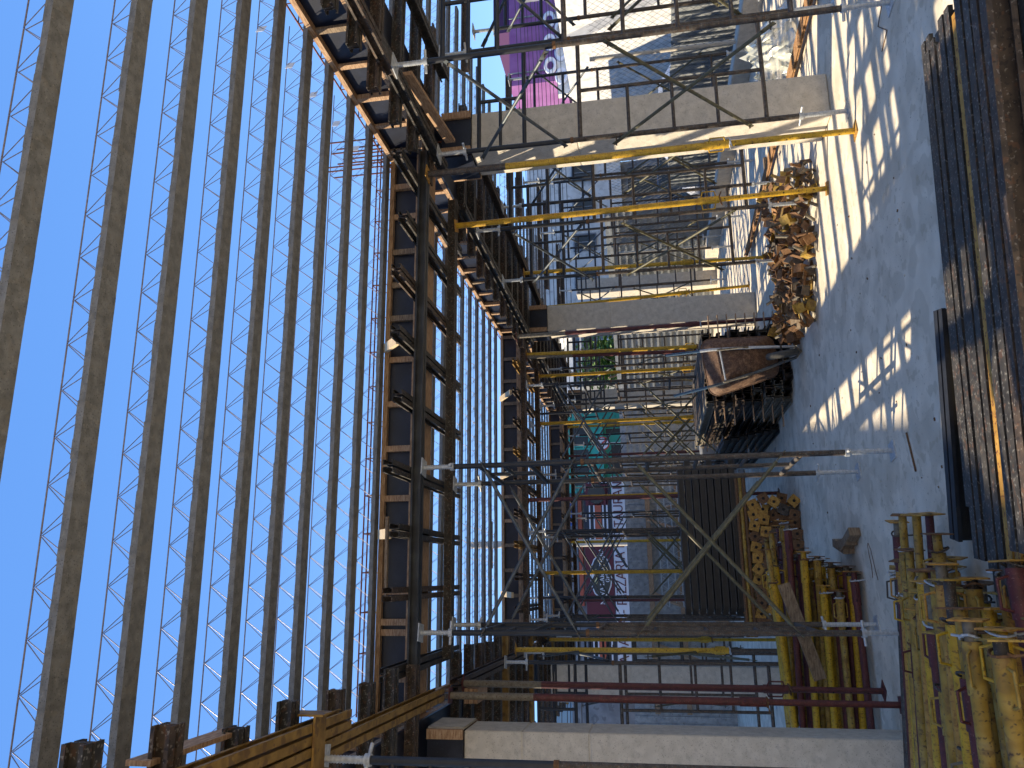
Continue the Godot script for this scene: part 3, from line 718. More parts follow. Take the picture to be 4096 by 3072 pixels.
func build_yard():
	# stack of steel profiles lying along the bay, ends toward the camera, timbers between the layers
	for layer in 9:
		var x := 2.14
		for i in 8:
			var c := channel(self, "stacked_steel_profile", V(x + i * 0.122 + rng.randf_range(-0.01, 0.01), 0.055 + layer * 0.112, 9.25 + rng.randf_range(0, 0.25) + layer * 0.02), V(x + i * 0.122, 0.055 + layer * 0.112, 12.25 + rng.randf_range(0, 0.3)), ["dark_channel", "dark_channel", "rust_channel", "grey_tube"][rng.randi() % 4], 1.22)
			tag(c, "steel profile end in the %s layer of the tall stack, %s from its open flank" % [nth(layer), nth(i)], "steel beam", "stacked steel profiles")
		if layer < 8:
			for d in [9.6, 11.4]:
				tag(bar(self, "spacer_timber", V(1.92 - rng.randf() * 0.1, 0.111 + layer * 0.112, d), V(3.28, 0.111 + layer * 0.112, d), 0.05, 0.011, "wood"), "thin timber lath sticking out between the layers of steel profiles", "timber", "laths in the profile stack")
	for i in 7: # loose profiles on the floor side of the stack
		tag(channel(self, "stacked_steel_profile", V(1.99 - i * 0.02, 0.055 + i * 0.105, 10.6), V(2.0 - i * 0.02, 0.055 + i * 0.105, 14.0), "dark_channel", 1.25), "dark steel profile leaning along the flank of the tall stack", "steel beam", "profiles along the stack flank")
	for i in 8: # black bars on the pile at the back
		for j in 3:
			tag(channel(self, "black_steel_bar", V(-0.28 - 0.04 * j, 0.73 + i * 0.088, 9.95 + j * 0.12), V(1.50 - 0.05 * (i % 3), 0.73 + i * 0.088, 9.95 + j * 0.12), "black_paint", 0.92), "black steel bar in the %s layer of the stack lying across the bay" % nth(i), "steel beam", "black bars stacked across the bay")
	for q in [[0.60, "rust"], [0.645, "yellow_worn"], [0.69, "rust"]]:
		tag(tube(self, "steel_tube", V(-0.6, q[0], 9.88), V(1.3, q[0], 9.88), 0.022, q[1]), "weathered steel tube under the black bars", "tube", "tubes under the black bars")
	# props lying lengthwise below them, square foot plates facing the camera
	var k := 0
	for row in 5:
		for i in 12:
			var x := -0.45 + i * 0.125 + rng.randf_range(-0.02, 0.02) + (row % 2) * 0.05
			prop("square rusty foot plate of a prop lying end-on below the black bars", V(x, 0.07 + row * 0.115, 9.75 + rng.randf_range(-0.12, 0.06)), V(x, 0.07 + row * 0.115, 11.2), 0.1, "ochre" if (k % 3) else "rust", "grey_tube", "end-on props below the black bars", ["ochre", "rust", "rust", "old_steel"][rng.randi() % 4] if row < 3 else ["ochre", "ochre", "rust"][rng.randi() % 3], rng.randf() * 1.5)
			k += 1
	# long steel profiles lying across the bay at the camera's feet
	var rowz := [ # d and height of the end on the column side, its x, finish
[4, 0.053, 2.87, "dark_channel"], [3.88, 0.053, 2.8, "dark_channel"], [3.76, 0.053, 2.66, "rust_channel"], [3.64, 0.053, 2.62, "dark_channel"], [3.52, 0.053, 2.6, "dark_channel"], [3.4, 0.053, 2.6, "dark_channel"], [3.28, 0.053, 2.6, "dark_channel"], [3.7, 0.16, 2.6, "dark_channel"], [3.55, 0.16, 2.54, "dark_channel"], [3.42, 0.16, 2.57, "dark_channel"], [3.29, 0.16, 2.5, "dark_channel"], [3.16, 0.16, 2.46, "dark_channel"], [3.1, 0.267, 2.36, "ochre"], [3.24, 0.267, 2.45, "dark_channel"], [2.96, 0.267, 2.7, "dark_channel"], [2.83, 0.267, 2.7, "dark_channel"], [2.7, 0.267, 2.7, "dark_channel"], [2.57, 0.267, 2.7, "dark_channel"], [2.9, 0.16, 2.7, "dark_channel"], [2.65, 0.16, 2.7, "dark_channel"], [2.95, 0.053, 2.7, "dark_channel"], [2.7, 0.053, 2.7, "dark_channel"], [2.76, 0.374, 2.6, "dark_channel"], [2.62, 0.374, 2.6, "rust_channel"]]
	var hue := {"ochre": "ochre", "rust_channel": "rust-red", "dark_channel": "dark"}
	for ri in rowz.size():
		var q = rowz[ri]
		var a := V(q[2], q[1], q[0]); var b := V(q[2] - 2.5, q[1] + 0.004, q[0] + 0.36)
		tag(channel(self, "long_steel_profile", a, b, q[3], 1.3), "%s scuffed steel profile in the pile across the floor, %s laid from the bare floor" % [hue[q[3]], nth(ri)], "steel beam", "%s profiles on the floor" % hue[q[3]])
	tag(channel(self, "black_floor_profile", V(1.45, 0.055, 4.40), V(0.22, 0.055, 4.66), "black_paint", 1.3), "matt black channel lying on the bare floor beside the scuffed profiles", "steel beam")
	# fork head heap
	var kinds := [fork_head("rust", "rust", "rusty brown"), fork_head("rust_orange", "grey_tube", "tan rusted"), fork_head("old_steel", "rust", "blackened"), fork_head("rust", "grey_tube", "grey-stemmed brown"), fork_head("wood_grey", "rust", "dust-covered"), fork_head("yellow_worn", "grey_tube", "flaked yellow")]
	var r := RandomNumberGenerator.new(); r.seed = 91
	for i in 260:
		var o = kinds[i] if i < 6 else kinds[i % 6].duplicate()
		if i >= 6:
			o.name = numbered("fork_head")
			add_child(o)
		var u := r.randf(); var v := r.randf()
		var a := Vector2(3.88, 6.98).lerp(Vector2(2.5, 7.75), u)
		var b := Vector2(4.75, 9.2).lerp(Vector2(2.75, 9.1), u)
		var p := a.lerp(b, v)
		if p.x > 3.80 and p.y < 6.95: p.y = 7.0
		o.position = V(p.x, 0.04 + r.randf() * 0.13, p.y)
		o.scale = Vector3.ONE * r.randf_range(0.72, 0.98)
		o.rotation = Vector3(r.randf() * TAU, r.randf() * TAU, r.randf() * TAU)
	# bundle of reinforcing bars along the fence side
	for i in 16:
		tag(tube(self, "reinforcing_bar", V(5.1 + (i % 8) * 0.021, 0.05 + (i / 8) * 0.02, 5.6 + 0.05 * (i % 3)), V(4.9 + (i % 8) * 0.018, 0.05 + (i / 8) * 0.02, 11.3 + 0.2 * (i % 4)), 0.009, "rust_orange", true), "orange rusted bar in the bundle lying behind the first column", "rebar", "bundle of rusted bars")
	for d in [5.9, 7.6, 9.6]: tag(bar(self, "packing_timber", V(4.8, 0.02, d), V(5.4, 0.02, d), 0.06, 0.04, "wood_grey"), "grey packing timber under the rusted bars", "timber", "timbers under the bar bundle")
	build_wheelbarrow()
	# crumpled plastic sheet
	var ps := new_st()
	var nz := FastNoiseLite.new(); nz.seed = 3; nz.frequency = 1.6; nz.fractal_octaves = 3
	var grid := []
	for i in 22:
		var row := []
		for j in 22:
			var x := 5.2 + i * 0.035 + 0.1 * nz.get_noise_2d(i * 0.2 + 9, j * 0.2)
			var d := 7.15 + j * 0.05 + 0.12 * nz.get_noise_2d(i * 0.2, j * 0.2 + 7)
			var e := sin(PI * i / 21.0) * sin(PI * j / 21.0)
			row.append(V(x, 0.03 + e * 0.30 + 0.22 * abs(nz.get_noise_2d(i * 0.25, j * 0.25)) * (0.25 + e), d))
		grid.append(row)
	for i in 21:
		for j in 21:
			for q in [[0, 0], [1, 0], [1, 1], [0, 0], [1, 1], [0, 1]]: ps.add_vertex(grid[i + q[0]][j + q[1]])
	ps.generate_normals()
	tag(put(self, "plastic_sheet", ps.commit(), Transform3D.IDENTITY, "plastic"), "crumpled clear plastic sheet lying behind the first column", "plastic sheet")
	# small litter
	tag(path(self, "bent_wire", [V(0.02, 0.005, 6.68), V(0.12, 0.006, 6.73), V(0.26, 0.012, 6.76), V(0.31, 0.016, 6.80), V(0.30, 0.012, 6.84), V(0.24, 0.008, 6.85), V(0.13, 0.005, 6.82), V(0.04, 0.005, 6.83)], 0.0025, "rust", 5), "thin bent wire on the floor by the yellow prop plates", "wire")
	tag(path(self, "bent_wire", [V(3.9, 0.005, 4.9), V(3.75, 0.02, 4.75), V(3.7, 0.005, 4.95), V(3.55, 0.004, 4.8), V(3.5, 0.004, 4.95)], 0.003, "rust", 5), "tangled wire on the floor by the tower jack", "wire")
	tag(tube(self, "rusty_rod", V(0.97, 0.008, 5.52), V(0.70, 0.008, 5.44), 0.006, "rust"), "short rusty rod on the floor beside the jack plate", "rod")
	for i in 3:
		var d := 7.05 + i * 0.14
		tag(bar(self, "timber_block", V(0.42 - i * 0.07, 0.05, d), V(0.30 + i * 0.03, 0.06, d + 0.35), 0.07, 0.09, "wood_grey"), "grey timber block lying loose before the prop heap", "timber", "loose timber blocks")
	for i in 45:
		var x := rng.randf_range(0.4, 3.4); var d := rng.randf_range(4.9, 8.6)
		var s := rng.randf_range(0.005, 0.012)
		tag(box(self, "debris_chip", V(x, s * 0.35, d), Vector3(s * 1.8, s * 0.7, s), ["wood_grey", "column", "rust"][i % 3], rng.randf() * 3), "tiny chip of debris on the open floor", "debris", "chips scattered on the floor")

func build_wheelbarrow():
	var o := thing("wheelbarrow", "rusty wheelbarrow tipped up on its wheel against the steel profiles", "wheelbarrow", V(2.5, 0, 8.75), "")
	# local frame: u runs up the barrow from the wheel, w across, n out of its underside
	var tilt := 0.16
	var u := Vector3(-0.10, cos(tilt), -sin(tilt)).normalized()
	var n := Vector3(-0.28, sin(tilt), cos(tilt)); n = (n - u * n.dot(u)).normalized()
	var w := u.cross(n)
	var o0 := V(2.47, 0.2, 8.72)
	var P := func(a, b, c): return o0 + u * a + w * b + n * c
	var loop := func(ua, ub, wa, wb, c, rr):
		var pts := []
		for q in [[ub, wb, 0], [ua, wa, 1], [ua, -wa, 2], [ub, -wb, 3]]:
			for t in 6:
				var ang: float = PI / 2 * (q[2] + t / 5.0)
				var cu: float = rr * cos(ang); var cw: float = rr * sin(ang)
				pts.append(P.call(q[0] - sign(q[0] - (ua + ub) / 2) * rr + cu, q[1] - sign(q[1]) * rr + cw, c))
		return pts
	var rim: Array = loop.call(0.06, 0.86, 0.24, 0.33, -0.17, 0.11)
	var pan: Array = loop.call(0.24, 0.68, 0.18, 0.22, 0.06, 0.05)
	var st := new_st()
	for i in 24:
		var j := (i + 1) % 24
		for q in [rim[i], rim[j], pan[j], rim[i], pan[j], pan[i]]: st.add_vertex(q)
	var mid: Vector3 = P.call(0.46, 0, 0.065)
	for i in 24:
		for q in [pan[i], pan[(i + 1) % 24], mid]: st.add_vertex(q)
	st.generate_normals()
	put(o, "tray", st.commit(), Transform3D.IDENTITY, "barrow_rust")
	var rl := rim.duplicate(); rl.append(rim[0])
	path(o, "rim", rl, 0.009, "barrow_rust", 6)
	for s in [-1, 1]:
		path(o, "frame_rail", [P.call(-0.14, s * 0.06, 0.05), P.call(0.0, s * 0.085, 0.06), P.call(0.3, s * 0.14, 0.085), P.call(0.72, s * 0.20, 0.085), P.call(0.86, s * 0.21, 0.06)], 0.017, "galvanised" if s > 0 else "blue_steel")
		path(o, "grip_tube", [P.call(0.86, s * 0.21, 0.06), P.call(1.25, s * 0.24, 0.02)], 0.016, "blue_handle")
		path(o, "leg", [P.call(0.62, s * 0.19, 0.09), P.call(0.66, s * 0.18, 0.22), P.call(0.40, s * 0.16, 0.23), P.call(0.34, s * 0.15, 0.09)], 0.012, "grey_tube")
	path(o, "guard_hoop", [P.call(-0.14, -0.06, 0.05), P.call(-0.195, 0.0, 0.05), P.call(-0.14, 0.06, 0.05)], 0.015, "grey_tube")
	path(o, "leg_brace", [P.call(0.64, -0.18, 0.2), P.call(0.64, 0.18, 0.2)], 0.010, "galvanised")
	var tm := TorusMesh.new(); tm.inner_radius = 0.10; tm.outer_radius = 0.18; tm.rings = 28; tm.ring_segments = 12
	put(o, "tyre", tm, Transform3D(Basis(u, w, u.cross(w)), P.call(0.0, 0.0, 0.07)), "tyre")
	tube(o, "wheel_rim", P.call(0, -0.03, 0.07), P.call(0, 0.03, 0.07), 0.10, "grey_tube")
	tube(o, "axle", P.call(0, -0.1, 0.07), P.call(0, 0.1, 0.07), 0.012, "old_steel")

# ---------------------------------------------------------------- beyond the slab
func hoarding(label, a: Vector3, b: Vector3, h: float, upright: bool):
	var o := thing("hoarding", label, "fence", (a + b) / 2, "corrugated hoardings")
	var dir := (b - a).normalized()
	var L := (b - a).length()
	var n := Vector3.UP.cross(dir)
	var cnt := int(L / 0.95)
	for i in cnt: # each sheet with its raised ribs
		var p := a + dir * (i + 0.5) * L / cnt
		var lift := 0.02 * (i % 2)
		var st := new_st()
		var bs := Basis(dir, Vector3.UP, dir.cross(Vector3.UP))
		st_box(st, p + Vector3.UP * (h / 2) + n * 0.012 * (i % 2), Vector3(L / cnt + 0.05, h + lift, 0.004), bs)
		if upright:
			for k in 6: st_box(st, p + dir * ((k - 2.5) * 0.157) + Vector3.UP * (h / 2) + n * 0.012 * (i % 2), Vector3(0.03, h, 0.09), bs)
		else:
			for k in int(h / 0.16): st_box(st, p + Vector3.UP * (0.1 + k * 0.16) + n * 0.012 * (i % 2), Vector3(L / cnt + 0.05, 0.045, 0.09), bs)
		put(o, "sheet", st.commit(), Transform3D.IDENTITY, "sheet_metal")
	return o

func text(parent, called, s: String, c: Vector3, size: float, m, bold := false, turn := 0.0) -> MeshInstance3D:
	var tm := TextMesh.new()
	var f := SystemFont.new()
	f.font_names = PackedStringArray(["Droid Serif" if bold else "Droid Sans"])
	if bold: f.font_weight = 700
	tm.font = f
	tm.text = s
	tm.font_size = 32
	tm.pixel_size = size / 32.0
	tm.depth = 0.02
	return put(parent, called, tm, Transform3D(Basis(Vector3.UP, turn), c), m)

func window(parent, c: Vector3, w: float, h: float, fm = "sign_white"):
	var f := box(parent, "window", c, Vector3(w, h, 0.06), "dark_opening")
	for s in [-1, 1]:
		box(f, "frame", c + Vector3(s * w / 2, 0, 0.02), Vector3(0.06, h + 0.06, 0.08), fm)
		box(f, "frame", c + Vector3(0, s * h / 2, 0.02), Vector3(w - 0.06, 0.06, 0.08), fm)
	box(f, "frame", c + Vector3(0, 0, 0.02), Vector3(0.04, h - 0.06, 0.07), fm)
	return f

func tree(label, at: Vector3, h: float, r: float, n: int, sd: int):
	var o := thing("leafy_tree", label, "tree", at, "")
	tube(o, "trunk", at, at + Vector3(0.1, h * 0.75, 0), 0.1, "wood_grey")
	var q := RandomNumberGenerator.new(); q.seed = sd
	for i in 5:
		var e := at + Vector3(q.randf_range(-1, 1) * r * 0.7, h * q.randf_range(0.7, 1.0), q.randf_range(-1, 1) * r * 0.7)
		tube(o, "limb", at + Vector3(0.05, h * 0.45, 0), e, 0.035, "wood_grey", true)
	var st := new_st()
	for i in n:
		var v := Vector3(q.randfn(), q.randfn(), q.randfn()).normalized() * pow(q.randf(), 0.4)
		var lump := 0.75 + 0.35 * sin(v.x * 7.0 + sd) * cos(v.z * 6.0) 
		var c := at + Vector3(v.x * r, h + v.y * r * 0.8, v.z * r) * 1.0 * Vector3.ONE
		c = at + Vector3(v.x * r * lump, h + v.y * r * 0.85 * lump, v.z * r * lump)
		var bs := Basis.from_euler(Vector3(q.randf() * TAU, q.randf() * TAU, 0))
		var s := q.randf_range(0.06, 0.13)
		for t in [Vector3(-s, 0, 0), Vector3(0, 0, s * 0.45), Vector3(s, 0, 0), Vector3(-s, 0, 0), Vector3(s, 0, 0), Vector3(0, 0, -s * 0.45)]: st.add_vertex(c + bs * t)
	st.generate_normals()
	var cr := put(o, "crown", st.commit(), Transform3D.IDENTITY, "leaf")
	cr.set_meta("kind", "stuff")
	return o

func car(label, at: Vector3, turn: float, m):
	var o := thing("parked_car", label, "car", at, "cars parked in the street")
	var bs := Basis(Vector3.UP, turn)
	var prof := [[-2.0, 0.35], [-2.05, 0.75], [-1.85, 0.95], [-1.2, 1.0], [-0.65, 1.42], [0.75, 1.45], [1.45, 1.02], [2.0, 0.9], [2.1, 0.6], [2.05, 0.35]]
	var st := new_st()
	for s in [-1, 1]:
		for i in prof.size() - 2:
			var tri := [Vector3(prof[0][0], prof[0][1], s * 0.83), Vector3(prof[i + 1][0], prof[i + 1][1], s * (0.83 if prof[i + 1][1] < 1.1 else 0.62)), Vector3(prof[i + 2][0], prof[i + 2][1], s * (0.83 if prof[i + 2][1] < 1.1 else 0.62))]
			for v in tri: st.add_vertex(v)
	for i in prof.size():
		var j := (i + 1) % prof.size()
		var wa := 0.83 if prof[i][1] < 1.1 else 0.62
		var wb := 0.83 if prof[j][1] < 1.1 else 0.62
		var q := [Vector3(prof[i][0], prof[i][1], -wa), Vector3(prof[j][0], prof[j][1], -wb), Vector3(prof[j][0], prof[j][1], wb), Vector3(prof[i][0], prof[i][1], wa)]
		for k in [0, 1, 2, 0, 2, 3]: st.add_vertex(q[k])
	st.generate_normals()
	var X := Transform3D(bs, at)
	put(o, "body", st.commit(), X, m)
	for s in [-1, 1]:
		put(o, "side_window", box_mesh, X * Transform3D(Basis.from_scale(Vector3(1.5, 0.3, 0.02)), Vector3(0.05, 1.2, s * 0.75)), "dark_opening")
		for x in [-1.3, 1.35]:
			var wh := put(o, "wheel", tube_mesh, X * Transform3D(Basis(Vector3(0.31, 0, 0), Vector3(0, 0, 0.2), Vector3(0, -0.31, 0)), Vector3(x, 0.31, s * 0.78)), "tyre")
			put(wh, "hub", tube_mesh, X * Transform3D(Basis(Vector3(0.18, 0, 0), Vector3(0, 0, 0.21), Vector3(0, -0.18, 0)), Vector3(x, 0.31, s * 0.785)), "galvanised")
		put(o, "headlight", box_mesh, X * Transform3D(Basis.from_scale(Vector3(0.06, 0.14, 0.3)), Vector3(-2.02, 0.72, s * 0.6)), "sign_white")
	return o

func build_background():
	# street-side neighbour whose roof edge shades the prop side of the bay
	var nb := thing("neighbour_house", "tall plain rendered building beyond the prop side", "building", V(-9.0, -0.5, 4), "")
	var hb := 10.0
	var dirz := Vector3(0.182, 0, -0.983)
	var side := Vector3(-0.983, 0, -0.182)
	var edge := V(1.07 - 0.909 * hb, 0, 5.56 + 0.497 * hb)
	var c0 := edge + dirz * 4.5 + side * 4.0
	put(nb, "wall", box_mesh, Transform3D(Basis(side * 8.0, Vector3.UP * (hb + 0.5), dirz * 19.0), c0 + Vector3.UP * (hb / 2 - 0.25)), "stucco")
	var bw := thing("boundary_wall", "long sunlit rendered wall closing the site opposite the hoarding", "wall", V(0, -0.5, -7.6), "")
	box(bw, "wall", V(0, 5.0, -7.6), Vector3(36, 11.0, 0.25), "stucco")
	box(bw, "coping", V(0, 10.55, -7.6), Vector3(36.2, 0.1, 0.4), "stucco_grey")
	# hoardings
	hoarding("grey corrugated hoarding with upright ribs before the restaurant", V(-7.0, -0.5, 20.5), V(2.6, -0.5, 20.5), 2.9, true)
	hoarding("dark corrugated hoarding with level ribs below the turquoise house", V(2.65, -0.5, 20.5), V(4.6, -0.5, 20.6), 2.95, false)
	hoarding("sunlit corrugated hoarding with level ribs on the street corner", V(4.65, -0.5, 20.6), V(8.3, -0.5, 16.4), 2.95, false)
	for q in [[V(-3.0, 1.1, 20.4), V(2.5, 1.1, 20.4)], [V(-3.0, 1.85, 20.4), V(2.5, 1.85, 20.4)]]:
		tag(bar(self, "fence_rail", q[0], q[1], 0.05, 0.12, "wood"), "brown timber rail nailed along the grey hoarding", "timber", "timber rails of the hoarding")
	for q in [[-0.9, -0.2], [0.9, 1.6], [2.3, 1.7], [-2.0, -1.4]]:
		tag(bar(self, "fence_brace", V(q[0], 0.1, 19.6), V(q[1], 1.85, 20.35), 0.05, 0.1, "wood"), "slanted brown timber bracing the grey hoarding", "timber", "timber braces of the hoarding")
	# lattice girders stored upright against the hoarding
	var st := new_st()
	for i in 14:
		for s in [-1, 1]:
			st_tube(st, Vector3(-1.4 + i * 0.2, 0, s * 0.04), Vector3(-1.3 + i * 0.2, 0.16, 0), 0.005, 5); st_tube(st, Vector3(-1.3 + i * 0.2, 0.16, 0), Vector3(-1.2 + i * 0.2, 0, s * 0.04), 0.005, 5)
	for q in [Vector3(0, 0, 0.04), Vector3(0, 0, -0.04), Vector3(0, 0.16, 0)]: st_tube(st, q + Vector3(-1.4, 0, 0), q + Vector3(1.4, 0, 0), 0.009, 6)
	var lg := st.commit()
	for i in 10:
		tag(put(self, "lattice_girder", lg, Transform3D(Basis.IDENTITY, V(0.9 + 0.1 * (i % 3), -0.0 + 0.16 * i, 19.2 + 0.1 * (i % 2))), "lattice_zinc"), "bare wire lattice girder piled before the grey hoarding", "girder", "lattice girders piled by the hoarding")
	# dark concrete tank behind the profile stack
	tag(put(self, "concrete_block", chamfer_mesh(Vector3(0.95, 0.75, 0.6), 0.02), Transform3D(Basis.IDENTITY, V(2.35, 0.375, 15.2)), "stucco_grey"), "stained concrete block beyond the steel profiles", "block")
	# chain-link fence on the kerb
	var cf := thing("chain_link_fence", "diamond mesh fence on posts along the kerb", "fence", V(7.22, 0.25, 10), "")
	for i in 8: tube(cf, "post", V(7.22, 0.25, 4.5 + i * 1.7), V(7.22, 2.25, 4.5 + i * 1.7), 0.03, "column")
	var wm := new_st()
	var d0 := 4.5
	for i in 130:
		for s in [-1, 1]:
			var a := Vector2(d0 + i * 0.11 - 1.0 * s * 0.9, 0.3)
			var b := Vector2(d0 + i * 0.11 + 1.0 * s * 0.9, 2.2)
			st_tube(wm, V(7.22, a.y, a.x), V(7.22, b.y, b.x), 0.0025, 4)
	var wmn := put(cf, "wire_mesh", wm.commit(), Transform3D.IDENTITY, "fence_wire")
	wmn.set_meta("kind", "stuff")
	# sheets and rubble beyond the fence
	hoarding("dark corrugated sheets standing behind the mesh fence", V(8.8, -0.5, 9.0), V(8.6, -0.5, 16.2), 1.5, true)
	# restaurant row
	var R := thing("restaurant_building", "restaurant front with white fascia sign and maroon boards above the hoarding", "building", V(0, -0.5, 33), "")
	box(R, "wall", V(-1.0, 2.4, 35.2), Vector3(10.2, 5.8, 4), "stucco_grey")
	box(R, "upper_wall", V(-1.0, 5.75, 35.4), Vector3(9.0, 0.9, 3.8), "pale_blue")
	var fs := box(R, "fascia_sign", V(0.1, 3.08, 32.0), Vector3(8.4, 0.52, 0.08), "sign_white")
	text(fs, "lettering", "PADARIA - PIZZARIA RESTAURANTE", V(0.72, 3.09, 31.94), 0.50, "maroon")
	for q in [[0.2, 2.95, "maroon"], [2.95, 2.4, "navy"], [-2.9, 2.6, "navy"]]:
		box(R, "sign_board", V(q[0], 3.93, 32.02), Vector3(q[1], 1.1, 0.1), q[2])
	for x in [2.95, -2.9]:
		for q in [[-0.38, 0.06, "sign_white"], [-0.22, 0.06, "sign_white"], [-0.02, 0.26, "sign_orange"], [0.14, 0.05, "sign_white"], [0.32, 0.05, "sign_white"]]:
			box(R, "painted_stripe", V(x, 3.93 + q[0], 31.955), Vector3(2.35, q[1], 0.03), q[2])
	var ov := tube(R, "oval_emblem", V(0.35, 3.86, 31.97), V(0.35, 3.86, 31.90), 1.0, "sign_white")
	ov.global_transform = Transform3D(Basis(Vector3(0.85, 0, 0), Vector3(0, 0, 0.05), Vector3(0, -0.44, 0)), V(0.35, 3.88, 31.96))
	put(R, "oval_panel", tube_mesh, Transform3D(Basis(Vector3(0.80, 0, 0), Vector3(0, 0, 0.07), Vector3(0, -0.39, 0)), V(0.35, 3.88, 31.95)), "sign_dark")
	put(R, "hat_emblem", tube_mesh, Transform3D(Basis(Vector3(0.30, 0, 0), Vector3(0, 0, 0.09), Vector3(0, -0.08, 0)), V(0.35, 4.08, 31.94)), "sign_cream")
	put(R, "hat_crown", tube_mesh, Transform3D(Basis(Vector3(0.13, 0, 0), Vector3(0, 0, 0.085), Vector3(0, -0.12, 0)), V(0.35, 4.14, 31.94)), "sign_white")
	text(R, "lettering", "NOVA LARANJEIRA", V(0.35, 3.84, 31.90), 0.22, "sign_white", true)
	text(R, "lettering", "Grill", V(0.35, 3.62, 31.90), 0.2, "sign_white", true)
	box(R, "small_board", V(0.3, 2.62, 31.95), Vector3(0.9, 0.2, 0.05), "sign_white")
	text(R, "lettering", "PROMOÇÃO", V(0.3, 2.60, 31.91), 0.17, "sign_red", true)
	box(R, "round_board", V(3.6, 3.95, 31.98), Vector3(0.9, 0.9, 0.08), "maroon")
	put(R, "round_emblem", tube_mesh, Transform3D(Basis(Vector3(0.4, 0, 0), Vector3(0, 0, 0.07), Vector3(0, -0.36, 0)), V(3.6, 3.95, 31.92)), "sign_dark")
	for x in [-3.4, -1.2, 1.0]: window(R, V(x, 5.72, 33.46), 1.5, 0.6)
	box(R, "blue_panel", V(2.9, 5.1, 32.6), Vector3(1.0, 0.45, 0.1), "blue_panel")
	box(R, "brick_band", V(1.4, 4.75, 33.1), Vector3(4.4, 0.16, 0.2), "sign_orange")
	# turquoise house
	var T := thing("turquoise_house", "turquoise painted house above the dark hoarding", "building", V(5.9, -0.5, 34), "")
	box(T, "wall", V(5.6, 2.6, 35), Vector3(3.6, 6.2, 4), "turquoise")
	box(T, "balcony", V(5.3, 3.7, 32.8), Vector3(2.8, 0.14, 0.7), "turquoise")
	box(T, "parapet", V(5.6, 5.8, 32.9), Vector3(3.8, 0.25, 0.3), "turquoise")
	for q in [[5.2, 3.05, 1.2, 0.6], [6.5, 3.1, 0.5, 0.9], [4.5, 4.6, 0.9, 0.7], [6.2, 4.6, 0.9, 0.7], [5.4, 4.6, 0.5, 0.7]]: window(T, V(q[0], q[1], 32.98), q[2], q[3], "turquoise")
	var gate := box(T, "gate", V(6.6, 2.35, 32.97), Vector3(0.9, 0.5, 0.05), "light_green")
	for i in 7: box(gate, "slat", V(6.2 + i * 0.13, 2.35, 32.92), Vector3(0.05, 0.48, 0.05), "dark_opening")
	# no-parking sign on a pole
	var ns := thing("road_sign", "round no-parking sign on a thin pole above the dark hoarding", "sign", V(3.9, -0.5, 22), "")
	tube(ns, "pole", V(3.9, -0.5, 22), V(3.9, 3.25, 22), 0.03, "galvanised")
	put(ns, "rim", tube_mesh, Transform3D(Basis(Vector3(0.20, 0, 0), Vector3(0, 0, 0.02), Vector3(0, -0.20, 0)), V(3.9, 3.02, 21.96)), "sign_red")
	put(ns, "disc", tube_mesh, Transform3D(Basis(Vector3(0.165, 0, 0), Vector3(0, 0, 0.026), Vector3(0, -0.165, 0)), V(3.9, 3.02, 21.955)), "sign_white")
	text(ns, "lettering", "E", V(3.9, 3.02, 21.93), 0.26, "cable")
	bar(ns, "slash", V(3.79, 3.13, 21.92), V(4.01, 2.91, 21.92), 0.012, 0.03, "sign_red")
	tree("bright leafy street tree above the sunlit hoarding", V(7.4, -0.5, 26), 3.6, 1.3, 1600, 4)
	tree("small leafy tree beside the grey awning behind the hoarding", V(8.4, -0.5, 24.5), 3.3, 0.9, 900, 9)
	# pale building and shuttered fronts past the fence
	var B := thing("corner_building", "pale graffiti-marked building beyond the mesh fence", "building", V(13, -0.5, 31), "")
	box(B, "wall", V(13.8, 4.3, 32), Vector3(7.6, 4.0, 4), "stucco")
	box(B, "lower_wall", V(13.8, 0.9, 32.2), Vector3(7.6, 2.8, 3.6), "stucco_grey")
	for i in 4: window(B, V(10.9 + i * 1.9, 1.2, 30.36), 1.3, 1.7, "stucco_grey")
	for i in 5: window(B, V(10.6 + i * 1.6, 3.9, 29.96), 0.7, 0.9, "stucco_grey")
	var A := thing("awning_house", "low grey house with sloping roof behind the leafy trees", "building", V(9.0, -0.5, 30), "")
	box(A, "wall", V(8.9, 2.0, 31), Vector3(2.6, 5.0, 3), "stucco_grey")
	put(A, "roof", box_mesh, Transform3D(Basis(Vector3.RIGHT, 0.3) * Basis.from_scale(Vector3(3.0, 0.12, 3.6)), V(8.9, 4.6, 30.8)), "sheet_metal")
	window(A, V(8.9, 3.0, 29.47), 0.9, 0.8)
	var W := thing("white_building", "bright white wall of a building across the street", "building", V(22, -0.5, 26), "")
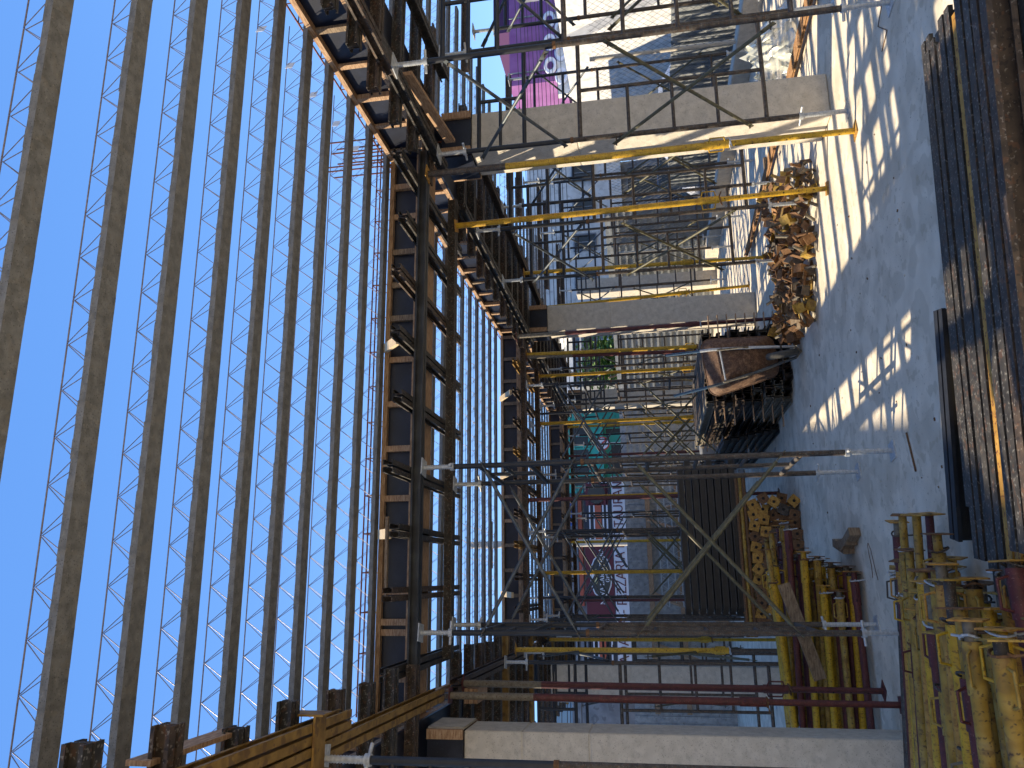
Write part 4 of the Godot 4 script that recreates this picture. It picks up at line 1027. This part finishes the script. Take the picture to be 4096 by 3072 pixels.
	box(W, "wall", V(23.5, 1.8, 27), Vector3(5, 5.0, 9), "stucco")
	box(W, "pilaster", V(20.9, 2.4, 23.5), Vector3(0.3, 6.0, 0.9), "stucco_grey")
	for i in 3: window(W, V(21.9 + i * 1.4, 0.9, 22.47), 0.8, 1.2)
	var U := thing("purple_building", "purple painted storeys with white patterned panels beyond the scaffold", "building", V(22, 4.3, 30), "")
	box(U, "wall", V(26.4, 5.9, 33), Vector3(8, 2.6, 4), "purple")
	box(U, "white_band", V(25.5, 4.3, 30.9), Vector3(8, 1.3, 0.3), "stucco")
	for i in 6:
		var lp := put(U, "pattern_ring", TorusMesh.new(), Transform3D(Basis(Vector3(0.45, 0, 0), Vector3(0, 0, 0.3), Vector3(0, -0.3, 0)), V(22.4 + i * 0.62, 4.75 + 0.5 * (i % 2), 30.7)), "sign_white")
	box(U, "upper_storey", V(28.0, 7.6, 33.1), Vector3(5, 0.8, 3.8), "dark_purple")
	for i in 4: box(U, "drip_pipe", V(23.0 + i * 1.5, 5.9, 30.93), Vector3(0.05, 2.6, 0.05), "stucco_grey")
	# parked cars
	car("white car parked behind the mesh fence", V(12.4, -0.5, 19.5), 0.3, "car_white")
	car("dark car parked farther along behind the mesh fence", V(13.2, -0.5, 25.0), 0.1, "car_dark")
	# street pole and cables
	var up := thing("utility_pole", "concrete utility pole with cables beyond the hoarding", "pole", V(1.4, -0.5, 27), "")
	tube(up, "shaft", V(1.4, -0.5, 27), V(1.4, 8.0, 27), 0.12, "column")
	bar(up, "cross_arm", V(0.6, 7.3, 27), V(2.2, 7.3, 27), 0.09, 0.11, "wood_grey")
	for i in 12:
		var y := 4.15 + i * 0.16
		var pts := []
		for k in 13: pts.append(V(-9 + k * 3.2, y + 0.012 * pow(k - 6.0, 2) * (0.6 + 0.1 * (i % 3)) + 0.02 * k, 27 + 0.03 * i))
		tag(path(self, "overhead_cable", pts, 0.012, "cable", 5), "black overhead cable strung in front of the shop signs", "cable", "overhead street cables")
